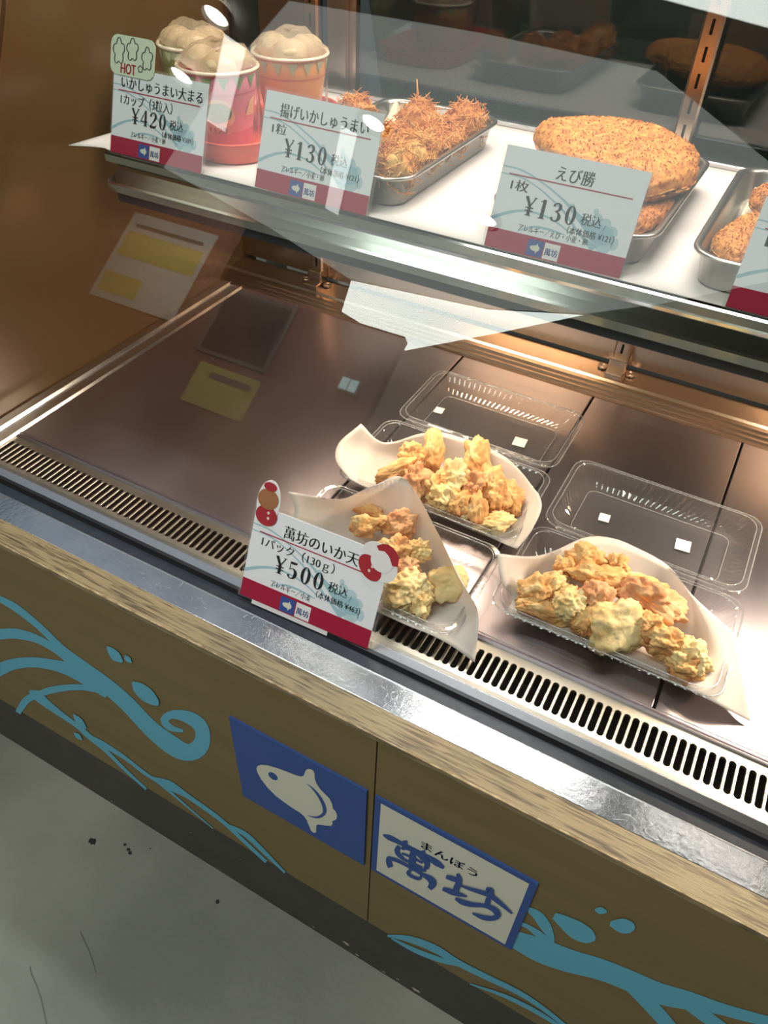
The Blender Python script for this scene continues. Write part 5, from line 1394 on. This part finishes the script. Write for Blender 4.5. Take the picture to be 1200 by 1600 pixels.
FISH_N = place2((FISH, [tuple(range(len(FISH)))]), 0, 0, w=1.0, h=1.0)[0]


class Card:
    def __init__(self, bl, w, lean, yaw, label):
        self.w, self.h = w, w * 0.675
        a, t = math.radians(yaw), math.radians(lean)
        self.u = Vector((math.cos(a), math.sin(a), 0))
        self.back = Vector((-math.sin(a), math.cos(a), 0))
        self.v = self.back * math.sin(t) + Vector((0, 0, math.cos(t)))
        self.n = -(self.back * math.cos(t)) + Vector((0, 0, math.sin(t)))
        self.o = Vector(bl)
        mid = self.o + self.u * (w / 2)
        self.t = thing("price_card", mid, label, "price card", "laminated price cards")

    def p(self, x, y, l):
        return tuple(self.o + self.u * (x * self.w) + self.v * (y * self.h) + self.n * l)

    def flat(self, name, geo, m, l, parent=None, label=None):
        return obj(name, ([self.p(x, y, l) for x, y in geo[0]], geo[1]), m, parent or self.t, label=label)

    def slab(self, name, outline, m, l0, l1, parent=None, label=None):
        n = len(outline)
        V = [self.p(x, y, l0) for x, y in outline] + [self.p(x, y, l1) for x, y in outline]
        F = [tuple(range(n - 1, -1, -1)), tuple(range(n, 2 * n))] + [(i, (i + 1) % n, n + (i + 1) % n, n + i) for i in range(n)]
        return obj(name, (V, F), m, parent or self.t, label=label)


def price_card(bl, w, lean, yaw, label, title, tw_, qty, qw, price, base, allergy, aw, full=True):
    c = Card(bl, w, lean, yaw, label)
    sheet_o = c.slab("card_sheet", [(0, 0), (1, 0), (1, 1), (0, 1)], "card_white", -0.0010, 0.0004)
    c.slab("clear_sleeve", [(-0.022, -0.02), (1.022, -0.02), (1.022, 1.03), (-0.022, 1.03)], "card_sleeve", -0.0018, -0.0011)
    c.slab("easel_foot", [(0.12, -0.03), (0.74, -0.03), (0.74, 0.04), (0.12, 0.04)], "card_sleeve", -0.010, -0.0019)
    L = 0.0007
    waves = [ribbon2d([(0, .80, .012), (.14, .79, .016), (.30, .72, .014), (.48, .60, .02), (.62, .47, .05), (.72, .40, .12), (.80, .36, .20), (.88, .38, .12)], 4),
             ribbon2d([(0, .73, .01), (.16, .72, .014), (.32, .64, .012), (.50, .50, .02), (.60, .38, .02), (.70, .28, .03), (.78, .22, .08)], 4),
             ribbon2d([(0, .28, .03), (.10, .36, .028), (.22, .42, .022), (.36, .42, .018), (.48, .38, .016), (.60, .30, .01)], 4),
             ribbon2d([(.22, .22, .01), (.32, .29, .02), (.44, .30, .022), (.56, .28, .01)], 4)]
    crest = [ellipse2(.74, .50, .035, .05), ellipse2(.80, .46, .045, .06), ellipse2(.86, .40, .04, .06), ellipse2(.83, .28, .06, .09), ellipse2(.90, .30, .025, .06),
             ellipse2(.72, .56, .018, .03), ellipse2(.55, .56, .02, .03)]
    c.flat("wave_print", join(*waves), "card_wave", L - 0.0002, sheet_o)
    c.flat("crest_print", join(*crest), "card_wave_soft", L - 0.00028, sheet_o)
    c.flat("red_band", rect2(0, 1, 0, 0.20), "card_red", L + 0.0002, sheet_o)
    c.flat("rule_line", rect2(.06, .93, .733, .745), "card_red", L + 0.0002, sheet_o)
    K = 0.0011
    if title:
        c.flat("title_lettering", place2(text2d(title, bold=0.022, thin=0.010), .52, .835, w=tw_, h=.135), "card_ink", K, sheet_o)
    c.flat("quantity_lettering", place2(text2d(qty, bold=0.02, thin=0.012), .09 + qw / 2, .645, w=qw, h=.105 if len(qty) < 5 else .125), "card_ink", K, sheet_o)
    if full:
        c.flat("price_lettering", place2(price2("Y" + price), .405, .475, w=.375, h=.185), "card_ink", K, sheet_o, label="large black price")
        c.flat("tax_lettering", place2(text2d("税込", bold=0.022, thin=0.012), .705, .468, w=.145, h=.11), "card_ink", K, sheet_o)
        c.flat("base_price_lettering", place2(text2d("（本体価格 ¥%s）" % base, bold=0.02, thin=0.008), .725, .338, w=.33, h=.074), "card_ink", K, sheet_o)
        c.flat("allergy_lettering", place2(text2d(allergy, bold=0.016, thin=0.010), .22 + aw / 2, .262, w=aw, h=.068), "card_ink", K, sheet_o)
        lg = c.flat("logo_square", rect2(.315, .430, .012, .172), "card_blue", K, sheet_o, label="small blue logo square")
        fx = [(.372 + x * .072, .092 + y * .10) for x, y in FISH_N]
        c.flat("fish_mark", tri_fill(fx), "logo_white", K + 0.0004, sheet_o)
        c.flat("name_square", rect2(.438, .550, .012, .172), "sticker_white", K, sheet_o)
        c.flat("name_mark", place2(text2d("萬坊", bold=0.03), .494, .085, w=.096, h=.072), "card_blue", K + 0.0004, sheet_o)
    return c


c1 = price_card((-1.1085, 1.039, SZ + 0.003), 0.2015, 20, 0.5, "price card with a HOT sticker, ¥420, below the wrapped cups", "いかしゅうまい大まる", .86,
                "1カップ（3粒入）", .56, "420", "389", "アレルギー／小麦・卵", .38)
c2 = price_card((-0.7975, 1.0435, SZ + 0.003), 0.2135, 20, -1.0, "price card reading ¥130 for the fried dumplings, right of the cups", "揚げいかしゅうまい", .76,
                "1粒", .13, "130", "121", "アレルギー／小麦・卵", .38)
c3 = price_card((-0.3850, 1.042, SZ + 0.003), 0.2030, 20, 0.8, "price card reading ¥130 in front of the breaded cutlets", "えび勝", .265,
                "1枚", .13, "130", "121", "アレルギー／えび・小麦・卵", .50)
c4 = price_card((-0.0380, 1.043, SZ + 0.003), 0.2030, 20, 0.8, "price card cut off by the picture's right edge", None, 0,
                "1", .03, "", "", "", 0, full=False)
c5 = price_card((-0.6000, 0.6570, 0.0050), 0.2440, 26, 2.0, "price card reading ¥500 with two festive stickers, standing outside the front glass", "萬坊のいか天", .56,
                "1パック（130ｇ）", .56, "500", "463", "アレルギー／小麦", .31)

c5.slab("stand_base", [(0.10, -0.050), (0.70, -0.050), (0.70, -0.003), (0.10, -0.003)], "sticker_white", -0.003, 0.0, label="white strip under the card")

# HOT sticker on the cup card
def rr2(x0, x1, y0, y1, r, ky):
    return [(x, y) for x, y in [(a, b * ky) for a, b in rrect(x0, x1, y0 / ky, y1 / ky, r, 40)]]


def cloud_outline(cx, cy, s, ky, th=0.010):
    pts = []
    for k in range(33):
        a = 2 * math.pi * k / 32
        r = s * (0.66 + 0.34 * abs(math.sin(a * 2.5 + 0.6)))
        pts.append((cx + r * 0.85 * math.cos(a), cy + r * ky * math.sin(a), th))
    return ribbon2d(pts, 2)


hs = c1.slab("hot_sticker", rr2(-0.035, 0.44, 0.905, 1.345, 0.07, 1.48), "sticker_mint", 0.0016, 0.0026, label="mint sticker with steam clouds")
c1.flat("cloud_print", join(cloud_outline(.055, 1.16, .075, 2.0), cloud_outline(.20, 1.20, .075, 1.7), cloud_outline(.36, 1.13, .07, 1.9), cloud_outline(.295, 1.01, .030, 1.3, 0.008)),
        "sticker_ink", 0.0030, hs)
c1.flat("hot_lettering", place2(text2d("HOT", bold=0.03), .165, .985, w=.165, h=.115), "hot_red", 0.0032, hs)

# festive stickers on the ¥500 card: plain rounded shapes in their colours
w1 = c5.slab("festive_sticker", [(x, y) for x, y in ellipse2(.085, 1.06, .088, .235, 32)[0]], "sticker_white", 0.0014, 0.0022, label="brown and red figure-shaped sticker")
c5.flat("red_round", ellipse2(.088, .925, .082, .105, 28), "sticker_red", 0.0026, w1)
c5.flat("brown_round", ellipse2(.080, 1.095, .080, .105, 28), "sticker_brown", 0.0027, w1)
c5.flat("red_cap", ellipse2(.080, 1.225, .050, .045, 20), "sticker_red", 0.0029, w1)
c5.flat("button_dots", join(ellipse2(.102, .96, .010, .016, 12), ellipse2(.106, .905, .010, .016, 12)), "sticker_skin", 0.0030, w1)
w2 = c5.slab("festive_sticker", join(ellipse2(.935, .90, .125, .19, 36, 0.35))[0], "sticker_white", 0.0014, 0.0022, label="red and white round sticker")
c5.flat("red_round", ellipse2(.885, .815, .078, .125, 28, 0.4), "sticker_red", 0.0026, w2)
c5.flat("white_round", ellipse2(.955, .925, .080, .115, 28), "sticker_white", 0.0028, w2)
c5.flat("red_cap", ribbon2d([(.905, 1.03, .04), (.965, 1.06, .08), (1.02, 1.01, .07), (1.045, .92, .04)], 4), "sticker_red", 0.0030, w2)
c5.flat("button_dots", join(ellipse2(.900, .835, .010, .016, 12), ellipse2(.885, .785, .010, .016, 12)), "sticker_skin", 0.0030, w2)

# ---------------------------------------------------------------- the shop opposite, mirrored in the slanted glass
emitter("panel_light", (0.92, 1.0, 0.95), 11.0)
emitter("veil_glow", (0.93, 1.0, 0.95), 1.7)  # lit ceiling made as a glowing raft, outlined to give the glass its veil
emitter("ledge_fill_glow", (0.82, 0.91, 1.0), 0.42)  # unseen fill panel, added to brighten the steel ledge's reflection
emitter("tube_light", (0.97, 1.0, 0.96), 7.0)
emitter("spot_light", (1.0, 0.98, 0.92), 22.0)
emitter("exit_light", (0.62, 0.95, 0.95), 3.0)
mat("fixture_white", srgb(225, 225, 218), 0.6)
mat("stall_brown", srgb(158, 104, 90), 0.7, color2=srgb(166, 110, 94), noise_scale=2)
mat("poster_yellow", srgb(246, 230, 120), 0.7)
mat("poster_white", srgb(248, 246, 236), 0.7)
mat("poster_dark", srgb(62, 50, 52), 0.4)
mat("poster_grey", srgb(130, 124, 118), 0.6)
for k, (x, y) in enumerate(SPOTS):
    t = thing("downlight", (x, y, RZ1 - 0.06), DOWN_LABELS[k], "downlight", "round ceiling downlights")
    obj("trim_ring", lathe(x, y, [(0.11, RZ1 - 0.07), (0.15, RZ1 - 0.07), (0.15, RZ1 - 0.10), (0.115, RZ1 - 0.12), (0.11, RZ1 - 0.09)], 32, False, False), "fixture_white", t, smooth=True)
    obj("lamp_disc", lathe(x, y, [(0.10, RZ1 - 0.085), (0.02, RZ1 - 0.09)], 32, False, True), "spot_light", t)


def ceiling_slab(name, pts, z0, z1, m, frame_m, label, cat):
    n = len(pts)
    t = thing(name, (sum(p[0] for p in pts) / n, sum(p[1] for p in pts) / n, z0), label, cat)
    V = [(x, y, z0) for x, y in pts] + [(x, y, z1) for x, y in pts]
    F = [tuple(range(n, 2 * n))] + [(i, (i + 1) % n, n + (i + 1) % n, n + i) for i in range(n)]
    obj("frame", (V, F), frame_m, t)
    obj("diffuser", ([(x, y, z0) for x, y in pts], [tuple(range(n))]), m, t)
    return t


ceiling_slab("ceiling_glow_raft", [(-6.45, -4.48), (-5.31, -5.15), (-4.43, -5.84), (-2.6, -5.6), (-1.47, -5.14), (-0.74, -4.59), (0.0, -3.92), (-0.27, -2.65),
                            (-1.04, -2.09), (-2.21, -2.01), (-3.69, -1.99), (-4.9, -3.0)], RZ1 - 0.06, RZ1, "veil_glow", "fixture_white",
             "glowing raft standing in for the lit ceiling over the aisle", "ceiling light")
ceiling_slab("ceiling_glow_panel", [(-4.43, -5.86), (-4.89, -6.81), (-4.06, -7.42), (-2.55, -6.12), (-1.50, -5.18), (-2.6, -5.62)], RZ1 - 0.06, RZ1, "panel_light", "fixture_white",
             "bright white ceiling panel at the far end of the aisle", "ceiling light")

ceiling_slab("ceiling_glow_panel", [(-5.6, 0.2), (-2.2, 0.2), (-2.2, 3.6), (-5.6, 3.6)], RZ1 - 0.06, RZ1, "ledge_fill_glow", "fixture_white",
             "wide pale blue fill panel added left of the showcase", "ceiling light")


def linear(a, b, w, label):
    a, b = Vector((*a, 0)), Vector((*b, 0))
    d = (b - a).normalized()
    s = Vector((-d.y, d.x, 0)) * w / 2
    pts = [((p + q).x, (p + q).y) for p, q in ((a, s), (b, s), (b, -s), (a, -s))]
    ceiling_slab("linear_light", pts, RZ1 - 0.12, RZ1 - 0.061, "tube_light", "fixture_white", label, "ceiling light")


linear((-4.33, -2.38), (-5.12, -3.47), 0.19, "slim linear ceiling light mirrored across the pink cup")
linear((-3.53, -3.12), (-4.16, -4.40), 0.15, "slim linear ceiling light mirrored across the fried dumpling card")

WY = -4.60
obj("wall_partition", join(box(RX0, -5.25, WY - 0.12, WY, FZ, 3.55), box(-5.25, -2.9, WY - 0.12, WY, FZ, 2.82)), "stall_brown", kind="structure")


def poster(x0, x1, z0, z1, label, parts, m="poster_white"):
    t = thing("notice_poster", ((x0 + x1) / 2, WY + 0.01, z0), label, "poster", "notices on the stall opposite")
    b = obj("backing", box(x0, x1, WY + 0.002, WY + 0.014, z0, z1), m, t)
    for (a, c, d, e, mm) in parts:
        obj("print_block", box(x0 + (x1 - x0) * a, x0 + (x1 - x0) * c, WY + 0.014, WY + 0.017, z0 + (z1 - z0) * d, z0 + (z1 - z0) * e), mm, b)
    return t


poster(-6.6, -5.42, 2.20, 3.30, "tall notice with yellow bands on the stall opposite",
       [(0.05, 0.95, 0.50, 0.78, "poster_yellow"), (0.05, 0.5, 0.08, 0.30, "poster_yellow"), (0.1, 0.9, 0.84, 0.88, "poster_grey")])
poster(-5.0, -4.10, 2.00, 2.77, "dark framed picture on the stall opposite", [(0.06, 0.94, 0.06, 0.94, "poster_dark")], "poster_grey")
poster(-4.86, -4.10, 1.44, 1.90, "small yellow notice below the dark picture", [(0.25, 0.9, 0.70, 0.84, "poster_grey")], "poster_yellow")
ex = thing("exit_sign", (-3.2, WY + 0.02, 2.10), "small glowing pale blue exit sign on the stall opposite", "sign")
obj("sign_box", box(-3.31, -3.10, WY + 0.001, WY + 0.03, 2.09, 2.24), "fixture_white", ex)
for a, b in ((-3.295, -3.212), (-3.198, -3.115)):
    obj("lit_face", box(a, b, WY + 0.03, WY + 0.034, 2.105, 2.225), "exit_light", ex)


# ---------------------------------------------------------------- seen through the rear doors
mat("apron_cloth", srgb(206, 206, 232), 0.85)
net = []
for z, xr in ((0.10, -1.06), (0.30, -1.085), (0.50, -1.125), (0.70, -1.165), (0.95, -1.20)):
    net.append([(-1.34 + (xr + 1.34) * k / 6, 2.02 + 0.018 * math.sin(k * 2.1 + z * 3), z) for k in range(7)])
V, F, nu, nv = grid_surface(net, 5)
k = len(V)
V2 = [(x, y + 0.006, z) for x, y, z in V]
ap = obj("hanging_apron", join((V, F), (V2, [tuple(reversed(q)) for q in F])), "apron_cloth", smooth=True,
         label="pale lavender apron hanging behind the rear glass door", cat="apron")
bn = thing("work_bench", (-0.2, 2.75, FZ), "steel work bench in the dim kitchen behind the showcase", "bench")
obj("bench_top", box(-1.9, 1.3, 2.40, 3.10, -0.05, 0.0, 0.004), "steel", bn)
for x in (-1.8, 1.2):
    for y in (2.46, 3.04):
        obj("leg", box(x - 0.03, x + 0.03, y - 0.03, y + 0.03, FZ, -0.05), "steel", bn)
obj("bench_shelf", box(-1.8, 1.2, 2.46, 3.04, -0.62, -0.58), "steel", bn)
